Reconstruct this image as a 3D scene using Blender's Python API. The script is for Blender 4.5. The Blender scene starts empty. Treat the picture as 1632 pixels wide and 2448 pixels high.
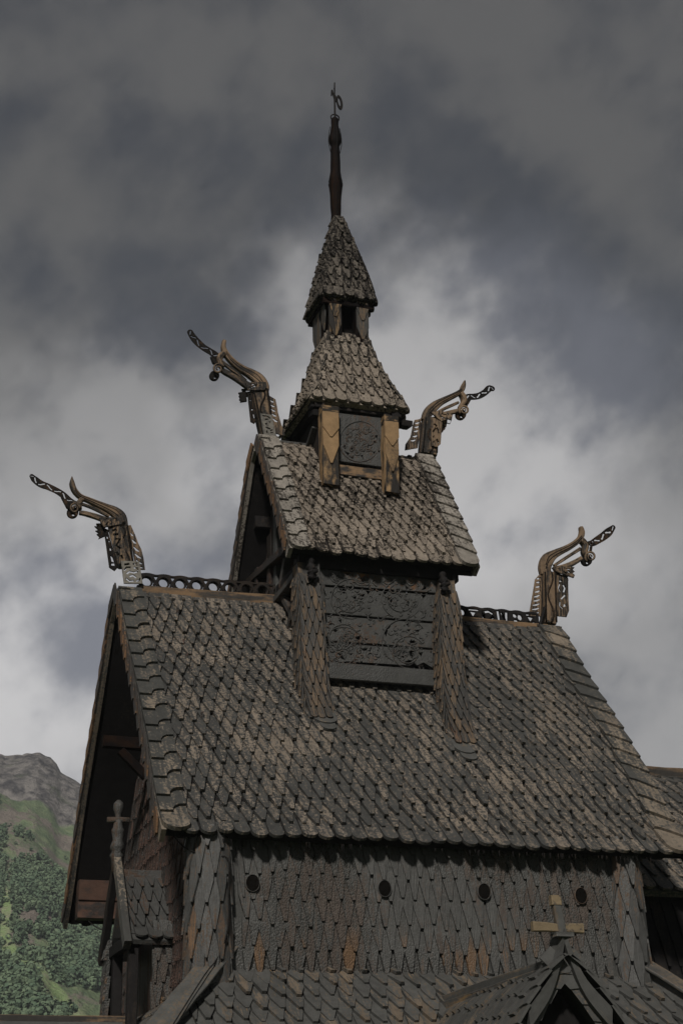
import bpy, math, random
import numpy as np
from mathutils import Vector, Matrix, noise
random.seed(7); rng=np.random.default_rng(5)
S=bpy.context.scene; COL=S.collection
R_=math.radians
# ------------------------------------------------------------------ camera
W,H=1632.0,2448.0
CF=3922.57
cR=Vector((0.94835474,-0.31640109,-0.02266361)); cU=Vector((-0.10334083,-0.37571287,0.9209563)); cF=Vector((0.29990659,0.8710512,0.38900623))
CP=Vector((-10.07518748,-29.0336877,-5.32595444))
GROUND=-6.93
cam=bpy.data.cameras.new('camera'); co=bpy.data.objects.new('camera',cam); COL.objects.link(co)
cam.sensor_fit='VERTICAL'; cam.sensor_height=36; cam.lens=CF/H*36; cam.clip_start=.1; cam.clip_end=6000
M=Matrix((cR,cU,-cF)).transposed().to_4x4(); M.translation=CP; co.matrix_world=M
S.camera=co
def at(x,y,ax,v):
    "metres of the point that a surveyed sight line meets on the plane axis=v"
    d=cF+cR*((x-W/2)/CF)-cU*((y-H/2)/CF)
    return CP+d*((v-CP[ax])/d[ax])
# ------------------------------------------------------------------ object helpers
def tag(o,label=None,cat=None,group=None,kind=None):
    if label:o['label']=label
    if cat:o['category']=cat
    if group:o['group']=group
    if kind:o['kind']=kind
    return o
def link(name,me,parent=None,mat=None):
    o=bpy.data.objects.new(name,me); COL.objects.link(o)
    if parent: o.parent=parent
    if mat and me is not None:
        me.materials.clear(); me.materials.append(mat)
    return o
class MB:
    def __init__(s): s.v=[];s.f=[];s.c=[]
    def add(s,vs,fs,col=(.5,.5,.5,.5)):
        n=len(s.v); s.v+= [tuple(p) for p in vs]; s.f+=[tuple(i+n for i in f) for f in fs]
        if isinstance(col,list): s.c+=col
        else: s.c+=[col]*len(vs)
    def prism(s,poly,off,col=None):
        "poly: 3D points, off: vector; closed solid"
        n=len(poly); vs=[Vector(p) for p in poly]; vs+=[p+off for p in vs]
        fs=[tuple(range(n)),tuple(range(2*n-1,n-1,-1))]+[((i+1)%n,i,n+i,n+(i+1)%n) for i in range(n)]
        if col is None:
            r0,r1=random.random(),random.random();ax=[max(p[k] for p in vs)-min(p[k] for p in vs) for k in range(3)];h=0 if ax[0]>=ax[1] else 1
            lo=[min(p[k] for p in vs) for k in range(3)]
            col=[(r0,min(1,(p[h]-lo[h])/max(.2,ax[h])),(p[2]-lo[2])/max(.3,ax[2]),r1) for p in vs]
        s.add(vs,fs,col)
    def beam(s,a,b,w,h,up=(0,0,1),w2=None,h2=None,ch=.012):
        a=Vector(a);b=Vector(b);d=(b-a).normalized();up=Vector(up)
        r=d.cross(up); 
        if r.length<1e-3: r=d.cross(Vector((0,1,0)))
        r.normalize();u=r.cross(d)
        L=(b-a).length; nseg=max(2,int(L/.35)); rings=[]
        for i in range(nseg+1):
            t=i/nseg; ww=(w+( (w2 or w)-w)*t)/2;hh=(h+((h2 or h)-h)*t)/2
            p=a.lerp(b,t)+r*random.uniform(-1,1)*.006+u*random.uniform(-1,1)*.006
            c=min(ch,ww*.4,hh*.4)
            rings.append([p+r*x+u*y for x,y in ((-ww+c,-hh),(ww-c,-hh),(ww,-hh+c),(ww,hh-c),(ww-c,hh),(-ww+c,hh),(-ww,hh-c),(-ww,-hh+c))])
        s.loft(rings)
    def loft(s,rings,col=None,close=True):
        n=len(rings[0]);vs=[p for r in rings for p in r];fs=[]
        for k in range(len(rings)-1):
            for i in range(n):
                j=(i+1)%n; fs.append((k*n+i,k*n+j,(k+1)*n+j,(k+1)*n+i))
        fs.append(tuple(range(n-1,-1,-1)));m=(len(rings)-1)*n;fs.append(tuple(range(m,m+n)))
        r0,r1=random.random(),random.random()
        cs=[(r0,i/n,k/max(1,len(rings)-1),r1) for k in range(len(rings)) for i in range(n)]
        s.add(vs,fs,cs)
    def lathe(s,prof,cx,cy,n=14,tilt=None,sq=1):
        rings=[]
        for z,r in prof:
            ox,oy=(tilt(z) if tilt else (0,0))
            rings.append([Vector((cx+ox+r*(1+.07*math.sin(i*2.4+z*9))*math.cos(2*math.pi*i/n),cy+oy+r*math.sin(2*math.pi*i/n)*sq,z)) for i in range(n)])
        s.loft(rings)
    def tube(s,pts,rads,n=8,flat=None):
        pts=[Vector(p) for p in pts]
        if not hasattr(rads,'__len__'): rads=[rads]*len(pts)
        rings=[];up=None
        for i,p in enumerate(pts):
            t=(pts[min(i+1,len(pts)-1)]-pts[max(i-1,0)]).normalized()
            if up is None: up=t.cross(Vector((.3,1,.2))).normalized()
            else: up=(up-t*up.dot(t)).normalized()
            b=t.cross(up)
            rings.append([p+up*math.cos(2*math.pi*k/n)*rads[i]+b*math.sin(2*math.pi*k/n)*rads[i] for k in range(n)])
        s.loft(rings)
    def build(s,name,mat,parent=None,smooth=False):
        me=bpy.data.meshes.new(name); me.from_pydata(s.v,[],s.f); me.update()
        at_=me.color_attributes.new('shg','FLOAT_COLOR','POINT')
        at_.data.foreach_set('color',np.array(s.c,dtype=np.float32).ravel())
        if smooth: me.polygons.foreach_set('use_smooth',[True]*len(me.polygons))
        return link(name,me,parent,mat)
# ------------------------------------------------------------------ node helpers
def newmat(name):
    m=bpy.data.materials.new(name); m.use_nodes=True; nt=m.node_tree
    return m,nt,nt.nodes['Principled BSDF']
def N(nt,t,**k):
    n=nt.nodes.new(t)
    for a,b in k.items():
        if a.startswith('i_'): n.inputs[a[2:].replace('_',' ')].default_value=b
        else: setattr(n,a,b)
    return n
def MA(nt,op,a,b=None,c=None,clamp=False):
    n=nt.nodes.new('ShaderNodeMath');n.operation=op;n.use_clamp=clamp
    for i,x in enumerate((a,b,c)):
        if x is None: continue
        if isinstance(x,(int,float)): n.inputs[i].default_value=x
        else: nt.links.new(x,n.inputs[i])
    return n.outputs[0]
def MIX(nt,f,a,b):
    n=nt.nodes.new('ShaderNodeMix');n.data_type='RGBA'
    for s,x in ((n.inputs[0],f),(n.inputs[6],a),(n.inputs[7],b)):
        if isinstance(x,(int,float)): s.default_value=x
        elif isinstance(x,(tuple,list)): s.default_value=(*x[:3],1)
        else: nt.links.new(x,s)
    return n.outputs[2]
def SM(nt,x,a,b):
    n=nt.nodes.new('ShaderNodeMapRange');n.interpolation_type='SMOOTHSTEP'
    nt.links.new(x,n.inputs[0]);n.inputs[1].default_value=a;n.inputs[2].default_value=b
    return n.outputs[0]
def NOI(nt,vec,scale,detail=4,rough=.55):
    n=nt.nodes.new('ShaderNodeTexNoise');n.inputs['Scale'].default_value=scale;n.inputs['Detail'].default_value=detail;n.inputs['Roughness'].default_value=rough
    if vec is not None: nt.links.new(vec,n.inputs['Vector'])
    return n.outputs['Fac']
def wood(name,tar,bare,amt,orange=(.16,.07,.025),oamt=.0,bump=.35,rough=.55,drip=0.,speck=.5,tilevar=.42,bigw=1.3,spec=.22,grain=1.1,low=None,lowz=None):
    """tarred and weathered shingle/timber: tar film worn through in streaks.
    amt: how much bare wood shows; oamt: how often fresh orange wood shows"""
    m,nt,b=newmat(name)
    a=N(nt,'ShaderNodeAttribute',attribute_name='shg'); sp=N(nt,'ShaderNodeSeparateColor'); nt.links.new(a.outputs['Color'],sp.inputs[0])
    r,u,v,r2=sp.outputs[0],sp.outputs[1],sp.outputs[2],a.outputs['Alpha']
    tc=N(nt,'ShaderNodeTexCoord').outputs['Object']
    cb=N(nt,'ShaderNodeCombineXYZ'); nt.links.new(MA(nt,'ADD',MA(nt,'MULTIPLY',u,3.2),MA(nt,'MULTIPLY',r,97)),cb.inputs[0])
    nt.links.new(MA(nt,'ADD',MA(nt,'MULTIPLY',v,.7),MA(nt,'MULTIPLY',r2,61)),cb.inputs[1])
    streak=NOI(nt,cb.outputs[0],3.0,5,.6)
    patch=NOI(nt,cb.outputs[0],.9,2,.5)
    spk=NOI(nt,tc,19,4,.8)
    mid=NOI(nt,tc,7,4,.6); big=NOI(nt,tc,.55,3,.5)
    # bare mask
    x=MA(nt,'ADD',MA(nt,'MULTIPLY_ADD',r,tilevar,(.42-tilevar)/2),MA(nt,'MULTIPLY',patch,.9))
    x=MA(nt,'ADD',x,MA(nt,'MULTIPLY',MA(nt,'SUBTRACT',big,.5),bigw))
    x=MA(nt,'ADD',x,MA(nt,'MULTIPLY',MA(nt,'SUBTRACT',streak,.5),grain))
    cen=MA(nt,'SUBTRACT',1.0,MA(nt,'POWER',MA(nt,'ABSOLUTE',MA(nt,'MULTIPLY_ADD',u,2.0,-1.0)),2.5))
    x=MA(nt,'ADD',x,MA(nt,'MULTIPLY',cen,.25))
    x=MA(nt,'ADD',x,MA(nt,'MULTIPLY',MA(nt,'SUBTRACT',spk,.5),speck*3.0))
    sw=.26 if grain>2 else .125
    mask=SM(nt,x,1.275-sw-amt*.9,1.275+sw-amt*.9)
    tv=MA(nt,'MULTIPLY_ADD',mid,.9,.55)
    tarc=MIX(nt,MA(nt,'MULTIPLY',r2,.5),tar,tuple(c*.62 for c in tar))
    barec=MIX(nt,MA(nt,'MULTIPLY',MA(nt,'ADD',streak,MA(nt,'MULTIPLY',r2,.6)),.75,clamp=True),tuple(c*.5 for c in bare),bare)
    col=MIX(nt,mask,tarc,barec)
    if oamt>0:
        om=MA(nt,'MULTIPLY',SM(nt,MA(nt,'ADD',MA(nt,'ADD',MA(nt,'MULTIPLY',r2,1.3),MA(nt,'MULTIPLY',big,.4)),MA(nt,'MULTIPLY',MA(nt,'SUBTRACT',streak,.5),1.4)),1.62-oamt*1.1,1.9-oamt*1.1),.85)
        if lowz is not None:
            sx=N(nt,'ShaderNodeSeparateXYZ');nt.links.new(tc,sx.inputs[0])
            om=MA(nt,'MULTIPLY',om,MA(nt,'SUBTRACT',1.0,SM(nt,sx.outputs[2],lowz,lowz+.6)))
        col=MIX(nt,om,col,orange)
    hs=N(nt,'ShaderNodeHueSaturation'); nt.links.new(col,hs.inputs['Color']); nt.links.new(tv,hs.inputs['Value'])
    nt.links.new(hs.outputs[0],b.inputs['Base Color'])
    nt.links.new(MA(nt,'MULTIPLY_ADD',mask,.85-rough,rough),b.inputs['Roughness'])
    b.inputs['Specular IOR Level'].default_value=spec
    hgt=MA(nt,'ADD',MA(nt,'MULTIPLY',streak,.7),MA(nt,'MULTIPLY',spk,.35))
    if drip>0:
        vo=N(nt,'ShaderNodeTexVoronoi',i_Scale=52.0); mp=N(nt,'ShaderNodeMapping'); mp.inputs['Scale'].default_value=(1,1,.55)
        nt.links.new(tc,mp.inputs[0]);nt.links.new(mp.outputs[0],vo.inputs['Vector'])
        bl=SM(nt,big,.38,.6)
        hgt=MA(nt,'ADD',hgt,MA(nt,'MULTIPLY',MA(nt,'MULTIPLY',MA(nt,'SUBTRACT',1.0,vo.outputs['Distance']),bl),drip))
    bp=N(nt,'ShaderNodeBump',i_Strength=bump,i_Distance=.03); nt.links.new(hgt,bp.inputs['Height']); nt.links.new(bp.outputs[0],b.inputs['Normal'])
    return m
TAR=(.050,.050,.048)
m_nave=wood('tarred_roof_shingle',(.043,.043,.041),(.175,.145,.115),.28,speck=.95,tilevar=.26,bigw=.7)
m_upper=wood('lichen_roof_shingle',(.018,.015,.012),(.200,.168,.136),.52,speck=1.15,tilevar=.3)
m_verge=wood('verge_shingle',(.046,.046,.043),(.17,.14,.108),.36,speck=.8,tilevar=.3)
m_vergeU=wood('lichen_verge_shingle',(.035,.03,.025),(.215,.195,.170),.62,speck=1.0,tilevar=.3)
m_wall=wood('tar_dripped_wall_shingle',(.056,.056,.053),(.085,.070,.060),.30,oamt=.40,orange=(.115,.068,.036),bump=.8,drip=1.0,rough=.42,lowz=-1.75)
m_wallw=wood('reddish_wall_shingle',(.032,.030,.028),(.080,.050,.040),.5,bump=.9,drip=.6,rough=.45)
m_aisle=wood('grey_aisle_shingle',(.062,.062,.059),(.12,.095,.07),.22,oamt=.08,orange=(.21,.125,.045),rough=.5)
m_dark=wood('black_tarred_board',(.014,.013,.013),(.030,.024,.020),.2,rough=.7,spec=.06)
m_panel=wood('carved_tarred_board',(.050,.050,.048),(.075,.05,.036),.18,oamt=.06,bump=.8,drip=.3,rough=.5)
m_red=wood('red_brown_timber',(.020,.016,.014),(.075,.042,.030),.34,speck=.3,grain=2.6,bump=.8)
m_post=wood('orange_grey_timber',(.036,.035,.033),(.13,.092,.060),.36,orange=(.17,.075,.03),oamt=.12,speck=.3,grain=2.2,bump=.5)
m_gold=wood('golden_pine_timber',(.012,.010,.008),(.24,.155,.08),.36,orange=(.22,.095,.028),oamt=.2,speck=.22,grain=3.6,bump=.5)
m_dragon=wood('weathered_dragon_timber',(.012,.010,.008),(.185,.128,.082),.36,bump=.9,speck=.35,grain=2.8)
m_dragdk=wood('dark_dragon_timber',(.010,.009,.008),(.05,.032,.02),.25,bump=.4,spec=.06,rough=.7)
m_white=wood('bleached_carved_board',(.07,.065,.06),(.19,.178,.155),.65,bump=.4)
m_ridge=wood('ridge_timber',(.030,.027,.024),(.18,.115,.065),.46,speck=.2,grain=3.0,bump=.5)
m_black=wood('dimmed_black_timber',(.005,.004,.004),(.016,.009,.006),.35,rough=.7,spec=.04,grain=2.5)  # black timber, with the vignette at the frame's top put into the colour
m_edge=wood('edge_tile_timber',(.032,.028,.025),(.15,.085,.045),.42,bump=.5)
m_iron,_nt,_b=newmat('dark_iron'); _b.inputs['Base Color'].default_value=(.015,.015,.017,1); _b.inputs['Specular IOR Level'].default_value=.1; _b.inputs['Roughness'].default_value=.7
_t=N(_nt,'ShaderNodeTexCoord').outputs['Object']; _nt.links.new(MIX(_nt,NOI(_nt,_t,20),(.006,.006,.006),(.014,.012,.011)),_b.inputs['Base Color'])
# ------------------------------------------------------------------ shingle fields
def curve_interp(pts,n=24):
    P=[Vector((a,b,0)) for a,b in pts]; P=[P[0]*2-P[1]]+P+[P[-1]*2-P[-2]]; out=[]
    for i in range(1,len(P)-2):
        for k in range(n):
            t=k/n;a,b,c,d=P[i-1:i+3]
            out.append(.5*((2*b)+(-a+c)*t+(2*a-5*b+4*c-d)*t*t+(-a+3*b-3*c+d)*t**3))
    out.append(P[-2]); return [(p.x,p.y) for p in out]
class Prof:
    "roof profile (distance out, z) by arc length from the eave up"
    def __init__(s,pts,n=10):
        s.p=curve_interp(pts,n); s.L=[0]
        for a,b in zip(s.p,s.p[1:]): s.L.append(s.L[-1]+math.hypot(b[0]-a[0],b[1]-a[1]))
        s.len=s.L[-1]
    def __call__(s,t):
        if t<=0:
            a,b=s.p[0],s.p[1];k=t/(s.L[1]);return (a[0]+(b[0]-a[0])*k,a[1]+(b[1]-a[1])*k)
        if t>=s.len:
            a,b=s.p[-2],s.p[-1];k=(t-s.L[-2])/(s.L[-1]-s.L[-2]);return (a[0]+(b[0]-a[0])*k,a[1]+(b[1]-a[1])*k)
        lo=0
        while s.L[lo+1]<t: lo+=1
        k=(t-s.L[lo])/(s.L[lo+1]-s.L[lo]);a,b=s.p[lo],s.p[lo+1]
        return (a[0]+(b[0]-a[0])*k,a[1]+(b[1]-a[1])*k)
def shingle(mb,P,T,D,Nn,w,L,row,kind='point',th=.055,lift=.085,lt=.014,tip=.26,vs=.86,col=None):
    hw=w*.49
    if kind=='point':
        t=hw*tip*random.uniform(.75,1.25); k=random.uniform(-.08,.08)*w; vv=row*vs*random.uniform(.9,1.1)
        sh=[(-t+k,0),(t+k,0),(hw,vv),(hw,L),(-hw,L),(-hw,vv*random.uniform(.92,1.08))]
    elif kind=='round':
        sh=[(hw*math.sin(a),hw*.95-hw*.95*math.cos(a)) for a in np.linspace(-1.45,1.45,8)]+[(hw,L),(-hw,L)]
    elif kind=='long':
        t=hw*tip
        vv=row*random.uniform(.75,1.0);sh=[(-t,0),(t,0),(hw*.98,vv),(hw*.98,L),(-hw*.98,L),(-hw*.98,vv)]
    elif kind=='verge':   # stepped ogee lower edge
        sh=[(-hw,0),(-hw*.08,0),(-hw*.05,row*.16),(hw*.12,row*.33),(hw*.45,row*.46),(hw,row*.5),(hw,L),(-hw,L)]
    elif kind=='vergeR':
        sh=[(-hw,row*.5),(-hw*.45,row*.46),(-hw*.12,row*.33),(hw*.05,row*.16),(hw*.08,0),(hw,0),(hw,L),(-hw,L)]
    elif kind=='slant':
        sh=[(-hw,row*.62),(-hw*.5,row*.52),(hw*.2,row*.28),(hw*.85,row*.02),(hw,0),(hw,L),(-hw,L)]
    elif kind=='vergeV':
        sh=[(-hw,row*.05),(-hw*.35,row*.0),(0,row*.12),(hw,row*.42),(hw,L),(-hw,L)]
    n=len(sh);fr=[];bk=[];cs=[]
    r0,r1=col or (random.random(),random.random())
    for x,y in sh:
        l=lift+(lt-lift)*min(1,y/L)
        p=P+T*x+D*y
        fr.append(p+Nn*l);bk.append(p+Nn*(l-th)); cs.append((r0,x/w+.5,min(1,y/(row*2)),r1))
    mb.add(fr+bk,[tuple(range(n))]+[((i+1)%n,i,n+i,n+(i+1)%n) for i in range(n)],cs+cs)
def field(mb,surf,s0,s1,row,w,ur,kind='point',first=None,flip=1,ovl=.30,jit=1.,skip=None,**k):
    """surf(u,s)->point; ur(s)->(u0,u1); shingles w wide, rows going up s"""
    nrow=int((s1-s0)/row)+1
    ph=random.random()*w
    for j in range(nrow):
        s=s0+j*row
        kd=first if (j==0 and first) else kind
        u0,u1=ur(s+row*.5)
        n=max(1,round((u1-u0)/(w*(1.22 if (j==0 and first) else 1)))); ww=(u1-u0)/n
        edges=[u0+ww*(i+ (.5 if j%2 else 0)) for i in range(-1,n+1)]
        us=[(a,a+ww) for a in edges]
        for a,b in us:
            a=max(a,u0);b=min(b,u1)
            if b-a<w*.3: continue
            c=(a+b)/2; sj=s+random.uniform(-.025,.025)*jit
            if skip and skip(c,sj): continue
            L=min(row+ovl, s1-sj)
            if L<.08: continue
            P=surf(c,sj);P2=surf(c,sj+min(L,.3));Pa=surf(c+.05,sj);Pb=surf(c-.05,sj)
            D=(P2-P).normalized();T=(Pa-Pb).normalized();Nn=T.cross(D).normalized()*flip;T2=D.cross(Nn).normalized()*flip
            if T2.dot(T)<0:T2=-T2
            rt=random.uniform(-.035,.035)*jit; Tq=T2*math.cos(rt)+D*math.sin(rt);Dq=D*math.cos(rt)-T2*math.sin(rt)
            shingle(mb,P,Tq,Dq,Nn,(b-a)*random.uniform(.88,.98),L,row,kd,**dict(dict(lift=.08+random.uniform(0,.025)*jit),**k))
# ------------------------------------------------------------------ fretwork from flat outlines (solid, with holes)
def fret(polys_holes,th,to3d,bev=.006):
    """polys_holes: list of (outer, [holes]) in plane metres; returns verts/faces of the solid"""
    out=MB()
    for outer,holes in polys_holes:
        cu=bpy.data.curves.new('fretwork_curve','CURVE'); cu.dimensions='2D'; cu.fill_mode='BOTH'; cu.extrude=th/2; cu.bevel_depth=bev; cu.bevel_resolution=0; cu.offset=-bev
        for pl in [outer]+holes:
            sp=cu.splines.new('POLY'); sp.points.add(len(pl)-1); sp.use_cyclic_u=True
            for p,q in zip(sp.points,pl): p.co=(q[0],q[1],0,1)
        ob=bpy.data.objects.new('fretwork_curve',cu); COL.objects.link(ob)
        dg=bpy.context.evaluated_depsgraph_get(); me=bpy.data.meshes.new_from_object(ob.evaluated_get(dg))
        r0,r1=random.random(),random.random()
        xs=[v.co.x for v in me.vertices] or [0]; ys=[v.co.y for v in me.vertices] or [0]
        x0,x1,y0,y1=min(xs),max(xs)+1e-6,min(ys),max(ys)+1e-6
        out.add([to3d(v.co.x,v.co.y,v.co.z) for v in me.vertices],[tuple(p.vertices) for p in me.polygons],[(r0,(v.co.x-x0)/(x1-x0),(v.co.y-y0)/(y1-y0),r1) for v in me.vertices])
        bpy.data.objects.remove(ob); bpy.data.curves.remove(cu); bpy.data.meshes.remove(me)
    return out
def strokepoly(pts,hw):
    "outline of a thick polyline; hw float or list"
    if not hasattr(hw,'__len__'): hw=[hw]*len(pts)
    L=[];Rr=[]
    for i,(x,y) in enumerate(pts):
        a=pts[max(0,i-1)];b=pts[min(len(pts)-1,i+1)]
        dx,dy=b[0]-a[0],b[1]-a[1];l=math.hypot(dx,dy) or 1;nx,ny=-dy/l,dx/l
        L.append((x+nx*hw[i],y+ny*hw[i]));Rr.append((x-nx*hw[i],y-ny*hw[i]))
    return L+Rr[::-1]
def circ(cx,cy,r,n=12,ry=None,ph=0): return [(cx+r*math.cos(ph+2*math.pi*i/n),cy+(ry or r)*math.sin(ph+2*math.pi*i/n)) for i in range(n)]
def smooth3(pts,n=5):
    P=[Vector(p) for p in pts]; P=[P[0]*2-P[1]]+P+[P[-1]*2-P[-2]]; out=[]
    for i in range(1,len(P)-2):
        for k in range(n):
            t=k/n;a,b,c,d=P[i-1:i+3]
            out.append(.5*((2*b)+(-a+c)*t+(2*a-5*b+4*c-d)*t*t+(-a+3*b-3*c+d)*t**3))
    out.append(P[-2]); return out
# ================================================================== CHURCH
church=bpy.data.objects.new('stave_church',None); COL.objects.link(church); church.location=(0,0,GROUND)
tag(church,'dark tarred wooden stave church with stepped shingled roofs, dragon heads and a tall spire','church')
church.empty_display_size=1
class _C: pass
def fin(o): return o
# children are built in world metres, so give them the inverse of the base offset
_build=MB.build
def build(self,name,mat,parent=None,smooth=False):
    o=_build(self,name,mat,parent,smooth)
    if parent is church: o.location=(0,0,-GROUND)
    return o
MB.build=build
# ---- nave roof
NP=Prof([(4.46,-.02),(3.94,.58),(3.26,1.56),(2.48,2.58),(1.71,3.50),(1.15,4.18),(.7,4.80),(.4,5.2),(.15,5.42)])
XW,XE=-4.65,4.5
def gsurf(prof,sgn): return lambda u,s:Vector((u,sgn*prof(s)[0],prof(s)[1]))
def gable_roof(name,prof,x0,x1,mat,vmat,w,row,vw,vrow,th=.13,vkind=('verge','slant'),y0=0,parent=None,ridge_gap=0,north=True):
    mb=MB(); dk=MB(); n=16
    for sgn in (-1,1):
        ps=[prof(.11+(prof.len-.11)*i/n) for i in range(n+1)]
        top=[];bot=[]
        for x in (x0+.02,x1-.02):
            for i,(a,z) in enumerate(ps):
                q=prof(prof.len*min(1,(i+.5)/n)+.01);q0=prof(prof.len*max(0,(i-.5)/n)-.01)
                tx,tz=q[0]-q0[0],q[1]-q0[1];l=math.hypot(tx,tz);nx,nz=-tz/l,tx/l
                if nx>0 and False: pass
                # outward normal of the slope in (out,z)
                ox,oz=(abs(tz)/l,abs(tx)/l)
                top.append(Vector((x,y0+sgn*(a),z)));bot.append(Vector((x,y0+sgn*max(0.02,a-ox*th),z-oz*th)))
        m=n+1;vs=top+bot;fs=[]
        for i in range(n):
            fs.append((i,i+1,m+i+1,m+i));fs.append((2*m+i,3*m+i,3*m+i+1,2*m+i+1))
            fs.append((i,2*m+i,2*m+i+1,i+1));fs.append((m+i,m+i+1,3*m+i+1,3*m+i))
        fs.append((0,m,3*m,2*m));fs.append((n,2*m+n,3*m+n,m+n))
        dk.add(vs,fs,(.1,.5,.5,.9))
        sf=lambda u,s,sg=sgn:Vector((u,y0+sg*prof(s)[0],prof(s)[1]))
        if sgn<0 or north:
            field(mb,sf,-.03,prof.len,row,w,lambda s:(x0+vw*.72,x1-vw*.72),first='round',flip=-sgn,jit=1.5)
    roof=mb.build(name,mat,parent or church)
    dk.build('roof_decking',m_dark,roof)
    for sgn in (-1,1):
        for xe,side in ((x0,-1),(x1,1)):
            vm=MB(); k=0; s=-.06
            while s<prof.len-.1:
                xc=xe-side*vw/2
                P=Vector((xc,y0+sgn*prof(s)[0],prof(s)[1]));P2=Vector((xc,y0+sgn*prof(s+.3)[0],prof(s+.3)[1]))
                D=(P2-P).normalized();T=Vector((1,0,0));Nn=T.cross(D)*(-sgn)
                if Nn.z<0:Nn=-Nn
                kd='round' if k==0 else vkind[0 if side<0 else 1]
                shingle(vm,P,T,D,Nn,vw*random.uniform(.97,1.03),min(vrow+.28,prof.len-s),vrow,kd,th=.075,lift=.17,lt=.09)
                # the edge board under the tiles
                s+=vrow*random.uniform(.96,1.04);k+=1
            nb=14
            rings=[]
            for i in range(nb+1):
                a,z=prof(prof.len*i/nb);b=prof(prof.len*i/nb+.1);dx,dz=b[0]-a,b[1]-z;l=math.hypot(dx,dz);ox,oz=abs(dz)/l,abs(dx)/l
                xo=xe+side*.01;xi=xe-side*.07
                pr=[(xo,.07),(xo,-.17),(xi,-.17),(xi,.07)]
                rings.append([Vector((x,y0+sgn*(a+ox*q),z+oz*q)) for x,q in pr])
            vm.loft(rings)
            vm.build('verge_board',vmat,roof)
            if side<0 and sgn<0 or side<0 and sgn>0:
                em=MB(); s=.1        # small tiles hung on the outer edge of the barge board
                while s<prof.len-.2:
                    a,z=prof(s);b=prof(s+.3);D=Vector((0,sgn*(b[0]-a),b[1]-z)).normalized();Nn=Vector((side,0,0));T=D.cross(Nn)
                    outp=Vector((0,sgn*abs(D.z),abs(D.y)));P=Vector((xe,y0+sgn*a,z))+outp*(-.03)
                    if T.dot(outp)<0:T=-T
                    shingle(em,P,T,D,Nn,.24,vrow+.2,vrow,'vergeV',th=.03,lift=.065,lt=.03);s+=vrow
                em.build('edge_tile_strip',m_edge,roof)
    return roof
nave_roof=gable_roof('nave_roof',NP,XW,XE,m_nave,m_verge,.222,.35,.46,.43)
nave_roof.name='nave_roof'
nave_roof['label']='large tarred shingle roof over the nave'
# curved loose tiles under the corner posts
# ridge boards
mb=MB(); mb.beam((-4.25,0,5.50),(-1.2,0,5.56),.24,.24); mb.build('ridge_board',m_ridge,nave_roof)
mb=MB(); mb.beam((1.3,0,5.47),(4.3,0,5.46),.24,.24); mb.build('ridge_board',m_ridge,nave_roof)
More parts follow.
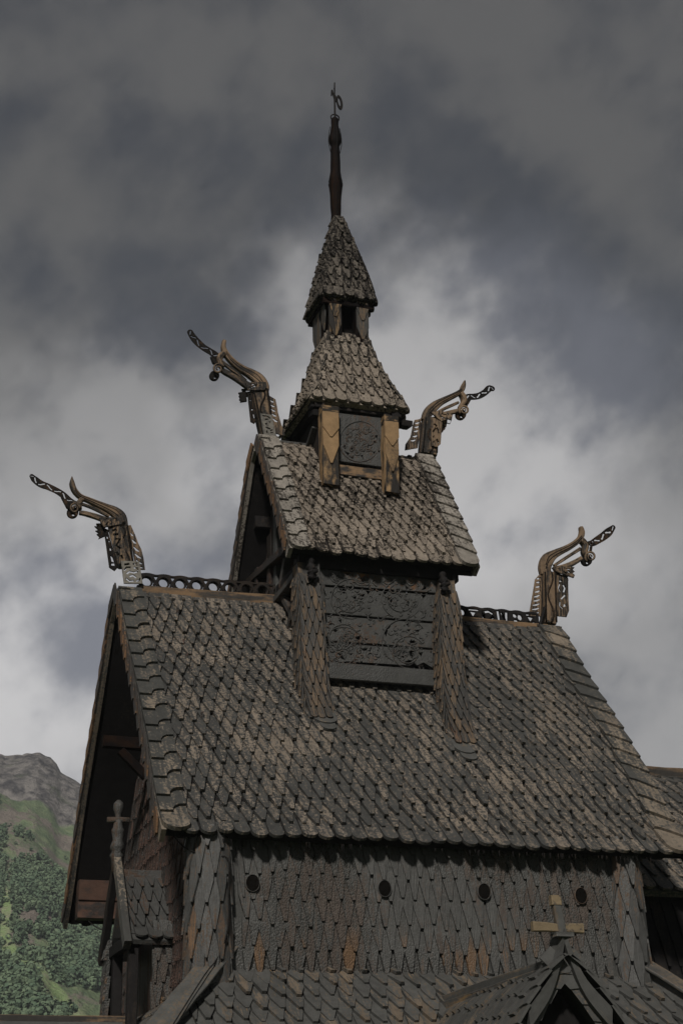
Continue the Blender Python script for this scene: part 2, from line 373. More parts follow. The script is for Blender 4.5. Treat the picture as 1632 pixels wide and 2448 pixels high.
# pierced crests
def P0(x,y,y0=0): q=at(x,y,1,y0);return (q.x,q.z)
def crest(xa,xb,z0,zfun,n,kind,mat,parent):
    out=[];top=[]
    w=(xb-xa)/n
    for i in range(n):
        for k in range(6):
            t=(k+.5)/6;x=xa+w*(i+t);top.append((x,zfun(x)+.028*math.sin(math.pi*t)))
    outer=[(xa,z0(xa)),(xb,z0(xb)),(xb,zfun(xb))]+top[::-1]+[(xa,zfun(xa))]
    holes=[]
    for i in range(n):
        cx=xa+w*(i+.5);zb=z0(cx);zt=zfun(cx);cz=(zb+zt)/2;h=zt-zb
        if kind=='ring':
            holes.append(circ(cx-.02,cz,h*.29,12))
            e=xa+w*(i+1)
            if i<n-1:
                holes.append([(e-w*.16,zt-.03),(e+w*.12,zt-.03),(e-.01,cz+h*.16)])
                holes.append([(e-w*.14,zb+.035),(e+w*.10,zb+.035),(e-.0,cz-h*.14)])
                holes.append(strokepoly([(cx+h*.28,cz+h*.2),(cx+h*.36,cz),(cx+h*.28,cz-h*.25)],.012))
        else:
            r=random.Random(i*3+1)
            q=i%4
            if q==0:
                holes+= [strokepoly([(cx-.1,cz+h*.25),(cx,cz+h*.32),(cx+.06,cz+h*.2)],.02),strokepoly([(cx-.11,cz+.05),(cx-.1,cz-.1)],.02),strokepoly([(cx+.02,cz-.1),(cx+.08,cz-.02)],.022)]
            elif q==1:
                holes+= [strokepoly([(cx-.1,cz+.1),(cx-.08,cz-.1)],.022),strokepoly([(cx-.03,cz+.08),(cx+.02,cz-.04)],.015),strokepoly([(cx+.07,cz+.09),(cx+.06,cz-.1)],.022)]
            elif q==2:
                holes+= [circ(cx-.05,cz+.06,.035,7),circ(cx+.05,cz+.03,.04,8,.05),circ(cx-.03,cz-.07,.04,6,.03),[(cx+.03,cz-.05),(cx+.09,cz-.1),(cx+.03,cz-.11)]]
            else:
                holes+= [strokepoly([(cx-.09,cz+.11),(cx+.07,cz+.11)],.014),[(cx-.08,cz+.06),(cx+.02,cz+.05),(cx-.03,cz-.03)],[(cx-.07,cz-.06),(cx+.05,cz-.06),(cx+.03,cz-.11),(cx-.05,cz-.12)]]
    if kind!='ring':
        H2=[]
        for h in holes:
            ax=sum(p[0] for p in h)/len(h);i=int((ax-xa)/w);cx=xa+w*(i+.5);cz=(z0(cx)+zfun(cx))/2
            mx=sum(p[0] for p in h)/len(h);mz=sum(p[1] for p in h)/len(h)
            H2.append([(cx+(mx-cx)*1.12+(p[0]-mx)*1.4,cz+(mz-cz)*.92+(p[1]-mz)*1.3) for p in h])
        holes=H2
    m=fret([(outer,holes)],.05,lambda x,y,z:Vector((x,z,y)))
    # raised rings on the face
    if kind=='ring':
        for i in range(n):
            cx=xa+w*(i+.5)-.02;zb=z0(cx);zt=zfun(cx);cz=(zb+zt)/2;h=zt-zb
            m.tube([Vector((cx+math.cos(a)*h*.36,-.05,cz+math.sin(a)*h*.36)) for a in np.linspace(0,2*math.pi,14)],.014,5)
            m.tube([Vector((cx+math.cos(a)*h*.36,.05,cz+math.sin(a)*h*.36)) for a in np.linspace(0,2*math.pi,14)],.014,5)
    return m.build('ridge_crest',mat,parent)
crest(-4.2,-1.25,lambda x:5.58+.012*(x+4.2),lambda x:5.89+.012*(x+4.2),9,'ring',m_dark,nave_roof)
crest(1.6,4.15,lambda x:5.53,lambda x:5.83,8,'rune',m_dark,nave_roof)
# purlins and plates that carry the gable overhang
def bar(name,a,b,w,h,mat,parent,**k):
    m=MB();m.beam(a,b,w,h,**k);return m.build(name,mat,parent)
# west: X from wall to verge
for y,z,h in ((3.62,.50,.40),(3.66,.13,.34)): bar('wall_plate',(-4.52,y,z),(-3.5,y,z),.30,h,m_red,nave_roof)
bar('wall_plate',(-4.3,-3.95,.16),(-3.3,-3.95,.16),.24,.24,m_dark,nave_roof)
bar('purlin',(-4.5,3.0,1.9+1.25),(-3.3,3.0,1.9+1.25),.2,.24,m_dark,nave_roof) if False else None
q=at(245,1775,0,-4.45); q2=at(337,1790,0,-3.62)
bar('purlin',(-4.55,1.30,3.02),(-3.5,1.9,3.0),.2,.22,m_dark,nave_roof) if False else None
bar('purlin',(-4.55,3.0,3.0-.75),(-3.45,3.0,2.25),.2,.26,m_dark,nave_roof)
bar('collar_beam',(-4.4,-1.75,2.95),(-4.4,1.75,2.95),.16,.22,m_dark,nave_roof) if False else None
bar('collar_beam',at(246,1772,1,.65),at(350,1780,1,.65),.16,.22,m_black,nave_roof)
bar('gable_brace',at(288,1795,1,.6),at(350,1858,1,.6),.12,.16,m_black,nave_roof)
bar('wall_plate',(3.3,-3.95,.16),(4.25,-3.95,.16),.24,.24,m_dark,nave_roof)
# soffit gloss boards: a board line on the inner side of the barge boards
# ---- nave walls
WX,WY=3.6,4.1
mb=MB()
mb.prism([(-WX,-WY,-4),(WX,-WY,-4),(WX,WY,-4),(-WX,WY,-4)],Vector((0,0,4.05)),(.2,.5,.5,.8))
# gable triangles
ply=[NP(NP.len*i/10) for i in range(11)]
for x in (-WX,WX-.08):
    pts=[(x,-min(WY,max(.02,a-.16)),max(0,z-.1)) for a,z in ply]+[(x,min(WY,max(.02,a-.16)),max(0,z-.1)) for a,z in reversed(ply)]
    mb.prism([Vector(p) for p in pts],Vector((.08,0,0)),(.2,.5,.5,.8))
HOLES=[(-3.13,-.68),(-.95,-.69),(.77,-.68),(2.51,-.69)]
def skiph(c,s):
    z=-2.03+s
    return any(abs(c-hx)<.14 and -.36<(z+.38-hz)<.44 and abs(c-hx)<.14 for hx,hz in HOLES)
field(mb,lambda u,s:Vector((u,-WY,-2.03+s)),.0,2.1,.385,.205,lambda s:(-WX+.28,WX-.12),kind='long',ovl=.42,skip=None,tip=.26,th=.06,lift=.08,flip=1,jit=2.4)
nave_wall=mb.build('nave_wall',m_wall,church)
for hx,hz in HOLES:
    m=MB(); n=18; r1,r2=.120,.113
    ring=lambda r,y,zr=1.18:[Vector((hx+math.cos(2*math.pi*i/n)*r,y,hz+math.sin(2*math.pi*i/n)*r*zr)) for i in range(n)]
    a,b,c,d=ring(r1,-WY-.06),ring(r2,-WY-.105),ring(r2*.96,-WY-.1),ring(r2*.9,-WY-.02)
    vs=a+b+c+d;fs=[]
    for k in range(3):
        for i in range(n):
            j=(i+1)%n;fs.append((k*n+i,k*n+j,(k+1)*n+j,(k+1)*n+i))
    m.add(vs,fs)
    fr=m.build('window',m_panel,nave_wall,True)
    m=MB();m.add(ring(r2*.95,-WY-.086)+[Vector((hx,-WY-.086,hz))],[(i,(i+1)%n,n) for i in range(n)],(.0,.5,.5,.5));m.build('window_dark_disc',None,fr)  # solid near-black disc, the interior shade is put into its colour
    fr.children[0].data.materials.append(None); 
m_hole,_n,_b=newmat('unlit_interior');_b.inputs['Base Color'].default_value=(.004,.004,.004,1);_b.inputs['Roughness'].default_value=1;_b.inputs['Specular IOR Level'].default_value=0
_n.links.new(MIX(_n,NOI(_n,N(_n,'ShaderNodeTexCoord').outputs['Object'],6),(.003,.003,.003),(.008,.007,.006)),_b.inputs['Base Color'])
for w_ in nave_wall.children:
    for c_ in w_.children: c_.data.materials.clear(); c_.data.materials.append(m_hole)
# west wall cladding
mb=MB()
def gabhw(z):
    best=.0
    for a,zz in NP.p:
        if zz-.15<=z: pass
        else: break
        best=a
    return max(0,best-.2) if z>0 else WY-.05
field(mb,lambda u,s:Vector((-WX,-u,-2.6+s)),0,7.6,.36,.14,lambda s:(-min(gabhw(-2.6+s),WY-.3),min(gabhw(-2.6+s),WY-.05)),kind='long',ovl=.36,tip=.2,th=.03,flip=1)
mb.build('west_gable_cladding',m_wallw,nave_wall)
# corner columns clad in long diamond shingles
def column(cx,cy,r,z0,z1,mat,w=.2,row=.42,parent=None,name='corner_column'):
    m=MB();m.lathe([(z0,r*.98),(z1,r*.98)],cx,cy,16)
    f=lambda u,s:Vector((cx+r*math.sin(u/r),cy-r*math.cos(u/r),z0+s))
    field(m,f,0,z1-z0,row,w,lambda s:(-math.pi*r,math.pi*r),kind='long',ovl=.45,tip=.2,th=.03,flip=1)
    return m.build(name,mat,parent or nave_wall)
m_col=wood('corner_shingle',(.058,.058,.056),(.10,.07,.05),.30,oamt=.24,orange=(.13,.075,.04),bump=.6,drip=.4,rough=.45)
column(-3.80,-4.06,.31,-2.7,.0,m_col)
column(3.40,-4.02,.26,-2.6,.1,m_col)
# ---- ridge turret
T2=Prof([(2.28,5.74),(1.94,6.33),(1.59,6.9),(1.12,7.62),(.75,8.2),(.4,8.72),(.12,8.93)])
tx0,tx1=-1.9,1.86
turret_roof=gable_roof('turret_roof',T2,tx0,tx1,m_upper,m_vergeU,.20,.285,.40,.36,vkind=('verge','slant'))
turret_roof['label']='middle tier roof of lichened grey shingles'
bar('ridge_board',(-1.6,0,8.95),(-.7,0,8.95),.2,.2,m_panel,turret_roof)
bar('ridge_board',(.7,0,8.93),(1.65,0,8.93),.2,.2,m_dark,turret_roof)
m=fret([([(.8,9.02),(1.5,9.02),(1.5,9.09),(1.42,9.10),(1.38,9.06),(1.2,9.05),(1.14,9.10),(1.0,9.1),(.9,9.07),(.8,9.1)],[])],.06,lambda x,y,z:Vector((x,z,y)));m.build('crest_remnant',m_dark,turret_roof)
# turret frame
TY=1.95
mb=MB()
mb.beam((-1.62,-TY+.02,5.72),(1.55,-TY+.02,5.72),.18,.3)   # south top plate
mb.beam((-1.62,TY,5.72),(1.55,TY,5.72),.18,.3)
for y in (-TY,TY): mb.beam((-1.95,y*.97,5.86),(1.92,y*.97,5.86),.2,.16)
for x in (-1.4,1.4): mb.beam((x,-1.72,5.75),(x,1.72,5.75),.2,.24)
turret=mb.build('turret_frame',m_dark,church)
# carved planks of the south face
pc=lambda x,y:P0(640+x*.3189,1280+y*.3189,-TY+.03)
planks=[([(380,215),(1262,285),(1256,440),(385,376)],
  [[(575,285),(610,290),(590,303)],[(490,335),(512,328),(522,343),(500,347)],[(695,322),(728,345),(706,360)],[(918,335),(940,325),(938,362),(920,358)],[(750,385),(768,380),(762,398)],circ(1080,315,17,10),[(1168,368),(1181,385),(1182,405),(1150,412),(1165,395)],[(1030,385),(1050,395),(1035,412)]]),
 ([(386,382),(1255,446),(1262,656),(398,588)],
  [[(465,430),(490,420),(486,452)],[(535,405),(585,405),(568,437)],[(635,470),(660,460),(660,490)],[(675,447),(722,445),(718,462),(700,460)],[(684,485),(712,478),(698,499)],[(735,420),(758,425),(748,440)],[(890,475),(920,478),(950,525),(930,522)],[(863,430),(885,430),(872,442)],[(1045,495),(1055,505),(1052,535),(1043,530)],[(1095,517),(1108,520),(1100,535)],[(1150,455),(1180,445),(1160,470)]]),
 ([(400,594),(1262,662),(1270,856),(405,792)],
  [[(450,655),(470,650),(478,672),(460,672)],[(530,640),(550,635),(548,662)],[(612,588+6),(650,600),(630,606)],[(488,712),(522,713),(505,730)],[(655,765),(690,758),(690,780),(665,792)],[(880,695),(905,672),(915,690),(895,710)],[(868,725),(892,712),(880,752)],[(1040,710),(1065,710),(1055,725)],[(1100,715),(1135,712),(1122,740)],[(1060,800),(1072,785),(1102,800),(1092,828),(1070,825)],[(1035,670),(1050,665),(1050,690)],[(725,775),(745,780),(735,790)]]),
 ([(406,798),(1270,862),(1278,1030),(425,975)],
  [[(520,880),(548,895),(578,938),(548,925)],[(695,853),(745,850),(738,864),(715,868)],[(610,892),(632,890),(622,903)],[(760,850),(775,845),(765,880)],[(925,822+40),(950,860),(935,882)],[(955,890),(978,892),(970,922)],[(1000,880),(1015,860),(1014,885)],[(1060,870),(1085,872),(1092,905),(1075,922),(1060,900)],[(1130,885),(1158,880),(1145,912)],[(1015,955),(1055,940),(1085,955),(1060,972),(1035,972)],[(1095,958),(1145,958),(1115,972)],[(1000,905),(1022,905),(1012,925)]])]
plist=[]
for o_,hs in planks:
    o_=[(o_[0][0],o_[0][1]+4),(o_[1][0],o_[1][1]+4),(o_[2][0],o_[2][1]-4),(o_[3][0],o_[3][1]-4)]
    plist.append(([pc(*p) for p in o_],[[pc(*p) for p in h] for h in hs]))
m=fret(plist,.035,lambda x,y,z:Vector((x,-TY+.03+z,y)),bev=.01)
panel=m.build('carved_panel',m_panel,turret)
# raised foliage carving on the planks: rings, leaves and interlace
m=MB()
def relief(cx,cy,r,a0,a1,hw=.018,k=0,spiral=0.,Y=-TY,pf=pc,sx=1.):
    pts=[]
    for a in np.linspace(a0,a1,max(5,int(abs(a1-a0)*4))):
        rr=r*(1-spiral*(a-a0)/(a1-a0)); x,z=pf(cx+rr*math.cos(a)*sx,cy-rr*math.sin(a)); pts.append(Vector((x,Y-.002,z)))
    m.tube(pts,[hw*(1-.5*abs(2*i/(len(pts)-1)-1)) for i in range(len(pts))],5)
rr=random.Random(3)
for cx,cy,r in ((560,860,170),(1020,800,170),(560,780,110),(1050,880,120),(620,480,150),(1000,480,150),(520,300,60),(700,320,60),(900,330,60),(1080,320,60)):
    relief(cx,cy,r,rr.uniform(0,2),rr.uniform(4,6.5),.014); relief(cx,cy,r*.8,rr.uniform(2,4),rr.uniform(5,8),.012,spiral=.3)
    for k in range(16 if r>100 else 6):
        a=rr.uniform(0,6.28);d=r*rr.uniform(.2,.85);x,y=cx+d*math.cos(a),cy+d*math.sin(a)*.75
        s0=rr.uniform(0,6.28); relief(x,y,rr.uniform(12,40),s0,s0+rr.uniform(2.5,5.5),.016,spiral=.6)
for k in range(230):
    x=rr.uniform(420,1250);t_=(x-420)/830;y=rr.uniform(235+t_*65,960+t_*55);s0=rr.uniform(0,6.28)
    relief(x,y,rr.choice((9,13,18,26)),s0,s0+rr.uniform(2,4.5),rr.uniform(.009,.017),spiral=rr.uniform(.2,.8))
m.build('carved_relief',m_panel,panel,True)
m=MB(); a=pc(425,1025);b=pc(1282,1098); m.beam((a[0],-TY-.06,a[1]),(b[0],-TY-.06,b[1]+.02),.12,.31); m.build('sill_board',m_panel,turret)
m=MB(); a=pc(378,160);b=pc(1255,225); m.beam((a[0],-TY+.03,a[1]+.02),(b[0],-TY+.03,b[1]+.02),.05,.40); m.build('top_board',m_dark,turret)
# splayed corner posts clad in narrow pointed shingles
def splay(pa,pb,ya,yb,wt,wb,nm='corner_post',mid=None,mat=m_post):
    A=at(*pa,1,ya);B=at(*pb,1,yb)
    mm=MB();n=10;L=(A-B).length
    cen=lambda t:(B.lerp(A,t)+Vector((0,0,0))+Vector((0,.38*math.sin(math.pi*t)*(1-t)*.9,0)))
    rings=[]
    for i in range(n+1):
        t=i/n;w_=wb+(wt-wb)*t;c=cen(t)
        rings.append([c+Vector((-w_/2,0.02,0)),c+Vector((w_/2,0.02,0)),c+Vector((w_/2,.34,0)),c+Vector((-w_/2,.34,0))])
    mm.loft(rings)
    ww=lambda s:(wb+(wt-wb)*s/L)
    field(mm,lambda u,s:cen(s/L)+Vector((u,0.02,0)),.0,L-.25,.25,.135,lambda s:(-ww(s)/2,ww(s)/2),kind='long',first='round',ovl=.33,tip=.25,th=.03,flip=1)
    for sd in (-1,1):
        field(mm,lambda u,s:cen(s/L)+Vector((sd*ww(s)/2,.18-u*-sd if False else .18+sd*u,0)),.0,L-.25,.25,.135,lambda s:(-.16,.16),kind='long',ovl=.33,tip=.25,th=.025,flip=1)
    return mm.build(nm,mat,turret)
pl=splay((738,1345),(769,1722),-TY-.12,-2.63,.42,.42)
pr_=splay((1068,1385),(1112,1782),-TY-.12,-2.9,.32,.42)
for y in (1.75,):
    for x in (-1.35,1.3): bar('corner_post',(x,y+.5,3.0),(x,y,5.8),.36,.3,m_post,turret)
# carved corbels on the posts' heads
def corbel(px,py,s=1):
    m=MB();c=at(px,py,1,-TY-.22)
    pts=[c+Vector(v)*s for v in ((0,.1,.62),(.02,-.02,.35),(0,-.14,.1),(.03,-.18,-.08),(0,-.08,-.22),(0,.02,-.34))]
    m.tube(smooth3(pts,3),[ (.16+.06*math.sin(i*1.9))*s*(1 if i<12 else .6) for i in range(16)],9)
    for i in range(7):
        a=i*.9; p=c+Vector((.1*math.cos(a),-.2,.12*math.sin(a)-.02+.1*i/7))*s; m.tube([p,p+Vector((.03,-.05,.03)),p+Vector((.06,-.01,.07))],[.03,.035,.01],6)
    return m.build('carved_corbel',m_dark,turret,True)
corbel(742,1372,.46);corbel(1058,1402,.44)
# curved shoe tiles where the posts land
for (x,y,w_) in ((782,1745,.3),(1110,1800,.42),(1118,1815,.3),(776,1730,.46)):
    dd=None
    for i in range(60):
        s=i*.06;a,z=NP(s)
        q=at(x,y,1,-a)
        if dd is None or abs(q.z-z)<dd[0]: dd=(abs(q.z-z),s,q)
    s,q=dd[1],dd[2];a,z=NP(s-.12);b,z2=NP(s+.3);P=Vector((q.x,-a,z));D=Vector((0,-(b-a),z2-z)).normalized();T=Vector((1,0,0));Nn=T.cross(D)
    if Nn.z<0:Nn=-Nn
    m=MB();shingle(m,P,T,D,Nn,w_,.5,.4,'round',th=.05,lift=.12,lt=.05);m.build('shoe_tile',m_aisle,turret)
# open west and east sides: posts, saltire braces
for sx in (-1,1):
    m=MB();X=sx*1.40
    m.beam((X,0,5.45),(X,0,8.7),.2,.2)
    m.beam((X,-1.62,5.55),(X,-.5,4.55),.13,.2,up=(1,0,0));m.beam((X,-.45,5.5),(X,-1.5,4.5),.13,.2,up=(1,0,0))
    m.beam((X,1.6,5.6),(X,.4,4.6),.13,.2,up=(1,0,0));m.beam((X,-.15,5.6),(X,-1.25,7.0),.14,.2,up=(1,0,0))
    m.build('saltire_brace',m_panel if sx<0 else m_dark,turret)
# red-brown timbers of the turret's west gable, read from the photo
m=MB()
m.beam(at(622,1405,0,-1.5),at(622,1360,0,-1.5),.2,.2,up=(1,0,0))
m.beam(at(600,1395,0,-1.5),at(700,1305,0,-1.5),.16,.26,up=(1,0,0))
m.beam(at(648,1420,0,-1.48),at(652,1360,0,-1.48),.2,.18,up=(1,0,0))
m.build('gable_brace',m_red,turret)
m=MB(); m.beam(at(662,1440,0,-1.46),at(712,1375,0,-1.46),.14,.22,up=(1,0,0)); m.build('gable_brace',m_panel,turret)
# west gable boarding (set back)
m=MB()
ply=[T2(T2.len*i/10) for i in range(11)]
bx=-1.33
pts=[(bx,-max(.02,a-.3),z-.12) for a,z in ply[1:]]+[(bx,max(.02,a-.3),z-.12) for a,z in reversed(ply[1:])]
m.prism([Vector(p) for p in pts],Vector((.06,0,0)))
for i in range(-5,6):
    y=i*.3
    m.beam((bx-.02,y,6.0),(bx-.02,y,min(8.6,8.7-abs(y)*1.5)),.27,.02,up=(1,0,0))
m.build('gable_boarding',m_red,turret)
bar('collar_beam',at(608,1248,1,.95),at(645,1250,1,.95),.14,.26,m_dark,turret)
m=MB();c=at(657,1293,0,bx-.06);m.add([c+Vector((0,math.cos(a)*.10,math.sin(a)*.16)) for a in np.linspace(0,6.283,13)[:-1]],[tuple(range(12))]);m.build('gable_dark_disc',m_hole,turret)  # flat disc on the boarding, its black stands for shade in the hole
# ---- upper belfry
B3=1.04
BY=.85
mb=MB()
mb.beam((-1.0,-.86,9.6),(1.0,-.86,9.6),.2,.3);mb.beam((-1.0,.82,9.6),(1.0,.82,9.6),.2,.3)
mb.beam((-.82,-1.0,9.55),(-.82,1.0,9.55),.2,.2);mb.beam((.82,-1.0,9.55),(.82,1.0,9.55),.2,.2)
belfry=mb.build('belfry_frame',m_dark,church)
def bpost(top,bot,ya,yb,w_,name='corner_post'):
    A=at(*top,1,ya);B=at(*bot,1,yb)
    m=MB();L=(A-B).length;U_=(A-B).normalized()
    m.beam(B,A,w_,.24,up=(0,1,0))
    # overlapping pointed cladding boards with a stepped head
    f=Vector((0,-.125,0))
    def plate(s0,s1,wd,tip,th,r):
        p=[B+U_*s0,B+U_*(s0+tip),B+U_*s1]
        T=Vector((1,0,0))
        poly=[p[0]+T*wd*.06,p[1]+T*wd/2,p[2]+T*wd/2,p[2]-T*wd/2,p[1]-T*wd/2,p[0]-T*wd*.06]
        m.prism([q+f*1.0 for q in poly],Vector((0,-th,0)),(r,.5,.5,random.random()))
    plate(L*.28,L*.93,w_*.98,.42,.035,.9);plate(L*.62,L*.95,w_*1.02,.22,.06,.3)
    m.beam(A+Vector((0,-.02,-.12)),A+Vector((0,-.02,.05)),w_*1.08,.34,up=(0,1,0))
    return m.build(name,m_gold,belfry)
bpost((783,985),(788,1165),-.97,-1.22,.33)
bpost((928,1008),(934,1184),-.97,-1.25,.29)
for x in (-.75,.75): bar('corner_post',(x,.8,7.4),(x,.8,9.5),.3,.26,m_gold,belfry)
pb=lambda x,y:P0(640+x*.2551,700+y*.2551,-.92)
outer=[pb(*p) for p in ((640,1130),(1075,1180),(1082,1640),(640,1580))]
hs=[[(700,1450),(740,1430),(720,1470)],[(715,1490),(760,1510),(745,1530)],[(770,1545),(800,1535),(795,1565)],[(770,1470),(800,1455),(795,1480)],[(880,1480),(905,1470),(900,1500)],[(920,1440),(945,1430),(940,1450)],[(1000,1345),(1025,1340),(1020,1380)],[(985,1400),(1010,1395),(1000,1415)],[(870,1530),(885,1525),(890,1570)],[(980,1500),(1005,1495),(990,1515)],[(1030,1490),(1048,1485),(1040,1505)],[(905,1575),(925,1578),(912,1590)],[(720,1370),(735,1365),(730,1380)],[(780,1395),(795,1390),(792,1405)]]
m=fret([(outer,[[pb(*p) for p in h] for h in hs])],.05,lambda x,y,z:Vector((x,-.92+z,y)),bev=.008)
bp_=m.build('carved_panel',m_panel,belfry)
m=MB()
relief(855,1400,190,0,6.28,.022,Y=-.95,pf=pb)
for k in range(46):
    a=rr.uniform(0,6.28);d=150*math.sqrt(rr.random());s0=rr.uniform(0,6.28)
    relief(855+d*math.cos(a),1400+d*math.sin(a)*1.05,rr.uniform(12,34),s0,s0+rr.uniform(2.5,6),.018,spiral=.5,Y=-.95,pf=pb)
m.build('carved_relief',m_panel,bp_,True)
m=MB();a=pb(638,1660);b=pb(1085,1735);m.beam((a[0],-.96,a[1]-.02),(b[0],-.96,b[1]+.02),.1,.22);m.build('sill_board',m_ridge,belfry)
# west side of belfry, dark with a brace
m=MB();m.prism([(-.78,-.7,7.6),(-.78,.7,7.6),(-.78,.7,9.5),(-.78,-.7,9.5)],Vector((.05,0,0)));m.build('side_boarding',m_dark,belfry)
bar('belfry_brace',(-.84,-.7,9.12),(-.84,-.1,8.8),.06,.14,m_panel,belfry,up=(1,0,0))
m=MB();m.prism([(.78,-.7,7.6),(.78,.7,7.6),(.78,.7,9.5),(.78,-.7,9.5)],Vector((.05,0,0)));m.build('side_boarding',m_dark,belfry)
# ---- pyramid roofs
def pyramid(name,prof,mat,cx=0,cy=0,w=.2,row=.3,th=.09,drips=True,tw=None):
    mb=MB();n=12
    c=[(-1,-1),(1,-1),(1,1),(-1,1)]
    rt=[];rb=[]
    for i in range(n+1):
        a,z=prof(prof.len*i/n)
        rt.append([Vector((cx+x*a,cy+y*a,z)) for x,y in c]);rb.append([Vector((cx+x*max(.02,a-th),cy+y*max(.02,a-th),z-th*.6)) for x,y in c])
    vs=[p for r in rt for p in r]+[p for r in rb for p in r];m_=4*(n+1);fs=[]
    for k in range(n):
        for i in range(4):
            j=(i+1)%4;fs.append((4*k+i,4*k+j,4*k+4+j,4*k+4+i));fs.append((m_+4*k+j,m_+4*k+i,m_+4*k+4+i,m_+4*k+4+j))
    for i in range(4): j=(i+1)%4;fs.append((i,m_+i,m_+j,j))
    fs.append((4*n,4*n+1,4*n+2,4*n+3))
    mb.add(vs,fs,(.1,.5,.5,.9))
    dirs=[(Vector((1,0,0)),Vector((0,-1,0))),(Vector((0,1,0)),Vector((1,0,0))),(Vector((-1,0,0)),Vector((0,1,0))),(Vector((0,-1,0)),Vector((-1,0,0)))]
    for T,O in dirs:
        field(mb,lambda u,s:Vector((cx,cy,0))+T*u+O*prof(s)[0]+Vector((0,0,prof(s)[1])),-.03,prof.len,row,w,lambda s:(-prof(s)[0]*1.03,prof(s)[0]*1.03),first='round',flip=1,ovl=.22,tip=.3,lt=.016)
    return mb.build(name,mat,church)
P3=Prof([(1.05,9.58),(.83,10.08),(.66,10.55),(.52,11.05),(.43,11.55)])
belfry_roof=pyramid('belfry_roof',P3,m_upper,w=.2,row=.30)
belfry_roof['label']='flared pyramid roof of pale lichened shingles under the lantern'
# rafter ends below the belfry eave
for p in ((968,1010),(979,1012),(755,985)): 
    c=at(p[0],p[1],1,-.95);m=MB();m.beam(c,c+Vector((0,.3,.06)),.12,.12);m.build('rafter_end',m_dark,belfry_roof)

# ---- lantern
mb=MB()
for x,y,w_ in ((-.26,-.36,.26),(.30,-.36,.26),(-.3,.34,.24),(.3,.34,.24)):
    mb.beam((x,y,11.3),(x,y,12.6),w_,w_)
mb.beam((-.34,-.1,11.3),(-.34,-.1,12.6),.2,.12);mb.beam((0.02,-.1,11.3),(0.02,-.1,12.6),.5,.06)
mb.beam((-.4,.1,11.3),(-.4,.1,12.6),.06,.5);mb.beam((.4,.1,11.3),(.4,.1,12.6),.06,.4)
lantern=mb.build('lantern',m_black,church)
for cx,w_ in ((-.29,.27),(.32,.27)):
    m=MB()
    for s0,L,th in ((11.42,1.1,.03),(11.86,.75,.055)):
        P=Vector((cx,-.49,s0));t=w_*.1
        m.prism([P+Vector((-t,0,0)),P+Vector((t,0,0)),P+Vector((w_/2,0,.28)),P+Vector((w_/2,0,L)),P+Vector((-w_/2,0,L)),P+Vector((-w_/2,0,.28))],Vector((0,-th,0)))
    m.prism([(cx-w_/2,-.49,11.35),(cx+w_/2,-.49,11.35),(cx+w_/2,-.49,12.6),(cx-w_/2,-.49,12.6)],Vector((0,.02,0)))
    m.build('lantern_shingle',m_gold if cx<0 else m_post,lantern)
m=MB()
for yy,s0 in ((-.3,11.6),(.05,11.3),(.3,11.45)):
    m.prism([Vector((-.46,yy-.03,s0)),Vector((-.46,yy+.12,s0+.3)),Vector((-.46,yy+.12,12.5)),Vector((-.46,yy-.12,12.5)),Vector((-.46,yy-.12,s0+.3))],Vector((-.03,0,0)))
m.build('lantern_shingle',m_post,lantern)
P4=Prof([(.59,12.32),(.50,12.78),(.40,13.25),(.29,13.72),(.18,14.15),(.12,14.5)])
spire_roof=pyramid('spire_roof',P4,wood('dimmed_spire_shingle',(.007,.006,.005),(.105,.092,.078),.46,speck=1.0,spec=.1),w=.19,row=.27,th=.07)  # darker than the other roofs: vignette darkening put into the shingle colour
spire_roof['label']='small steep pyramid roof at the foot of the spire'
m=MB()
for s_ in (-.5,.5): m.beam((s_,-.55,12.27),(s_,.55,12.27),.1,.1);m.beam((-.55,s_,12.2),(.55,s_,12.2),.1,.1)
for i in range(7): 
    p=Vector((random.choice((-.55,.55)),random.uniform(-.5,.5),12.26)) if i%2 else Vector((random.uniform(-.5,.5),-.56,12.26)); m.tube([p,p-Vector((0,0,.06)),p-Vector((0,0,random.uniform(.08,.16)))],[.02,.012,.003],5)
m.build('eave_beam',m_black,spire_roof)
# ---- spire
def zp(y): return at(801,y,1,0).z
tl=lambda z:(-.04+.012*(z-14.5),0)
pf=[(14.1,.17),(zp(540),.14),(zp(534),.12),(zp(515),.105),(zp(495),.118),(zp(470),.13),(zp(447),.148),(zp(440),.16),(zp(436),.138),(zp(433),.155),(zp(428),.145),(zp(412),.118),(zp(390),.108),(zp(360),.107),(zp(348),.098),(zp(344),.135),(zp(338),.14),(zp(328),.132),(zp(318),.108),(zp(300),.082),(zp(292),.092),(zp(286),.085),(zp(282),.05)]
m=MB();m.lathe(pf,0,0,12,tilt=tl);spire=m.build('spire_post',m_black,church,True)
for a in (0,1.57,3.14,4.71):
    pts=[];m=MB()
    for z,r in ((zp(365),.11),(zp(345),.15),(zp(333),.152),(zp(320),.14),(zp(305),.11)):
        ox,_=tl(z);pts.append(Vector((ox+r*math.cos(a),r*math.sin(a),z)))
    m.tube(smooth3(pts,3),.009,5)
    m.build('iron_strap',m_iron,spire);m=MB()
for s_ in (-1,1):
    m.tube(smooth3([Vector((.0+s_*.09,0,zp(286))),Vector((s_*.095,0,zp(279))),Vector((s_*.05,0,zp(275))),Vector((0,0,zp(274)))],3),.016,5)
m.build('iron_loop',m_iron,spire);m=MB()
m.tube(smooth3([Vector((-.13,-.05,14.25)),Vector((-.12,-.05,14.5)),Vector((-.08,-.04,14.62))],3),.008,5)
m.build('iron_strap',m_iron,spire)
for z_,w_ in ((14.28,.17),):
    m=MB();m.lathe([(14.1,.24),(14.25,.19),(14.42,.15),(14.5,.13)],-.03,0,10);m.build('spire_collar',m_black,spire,True)
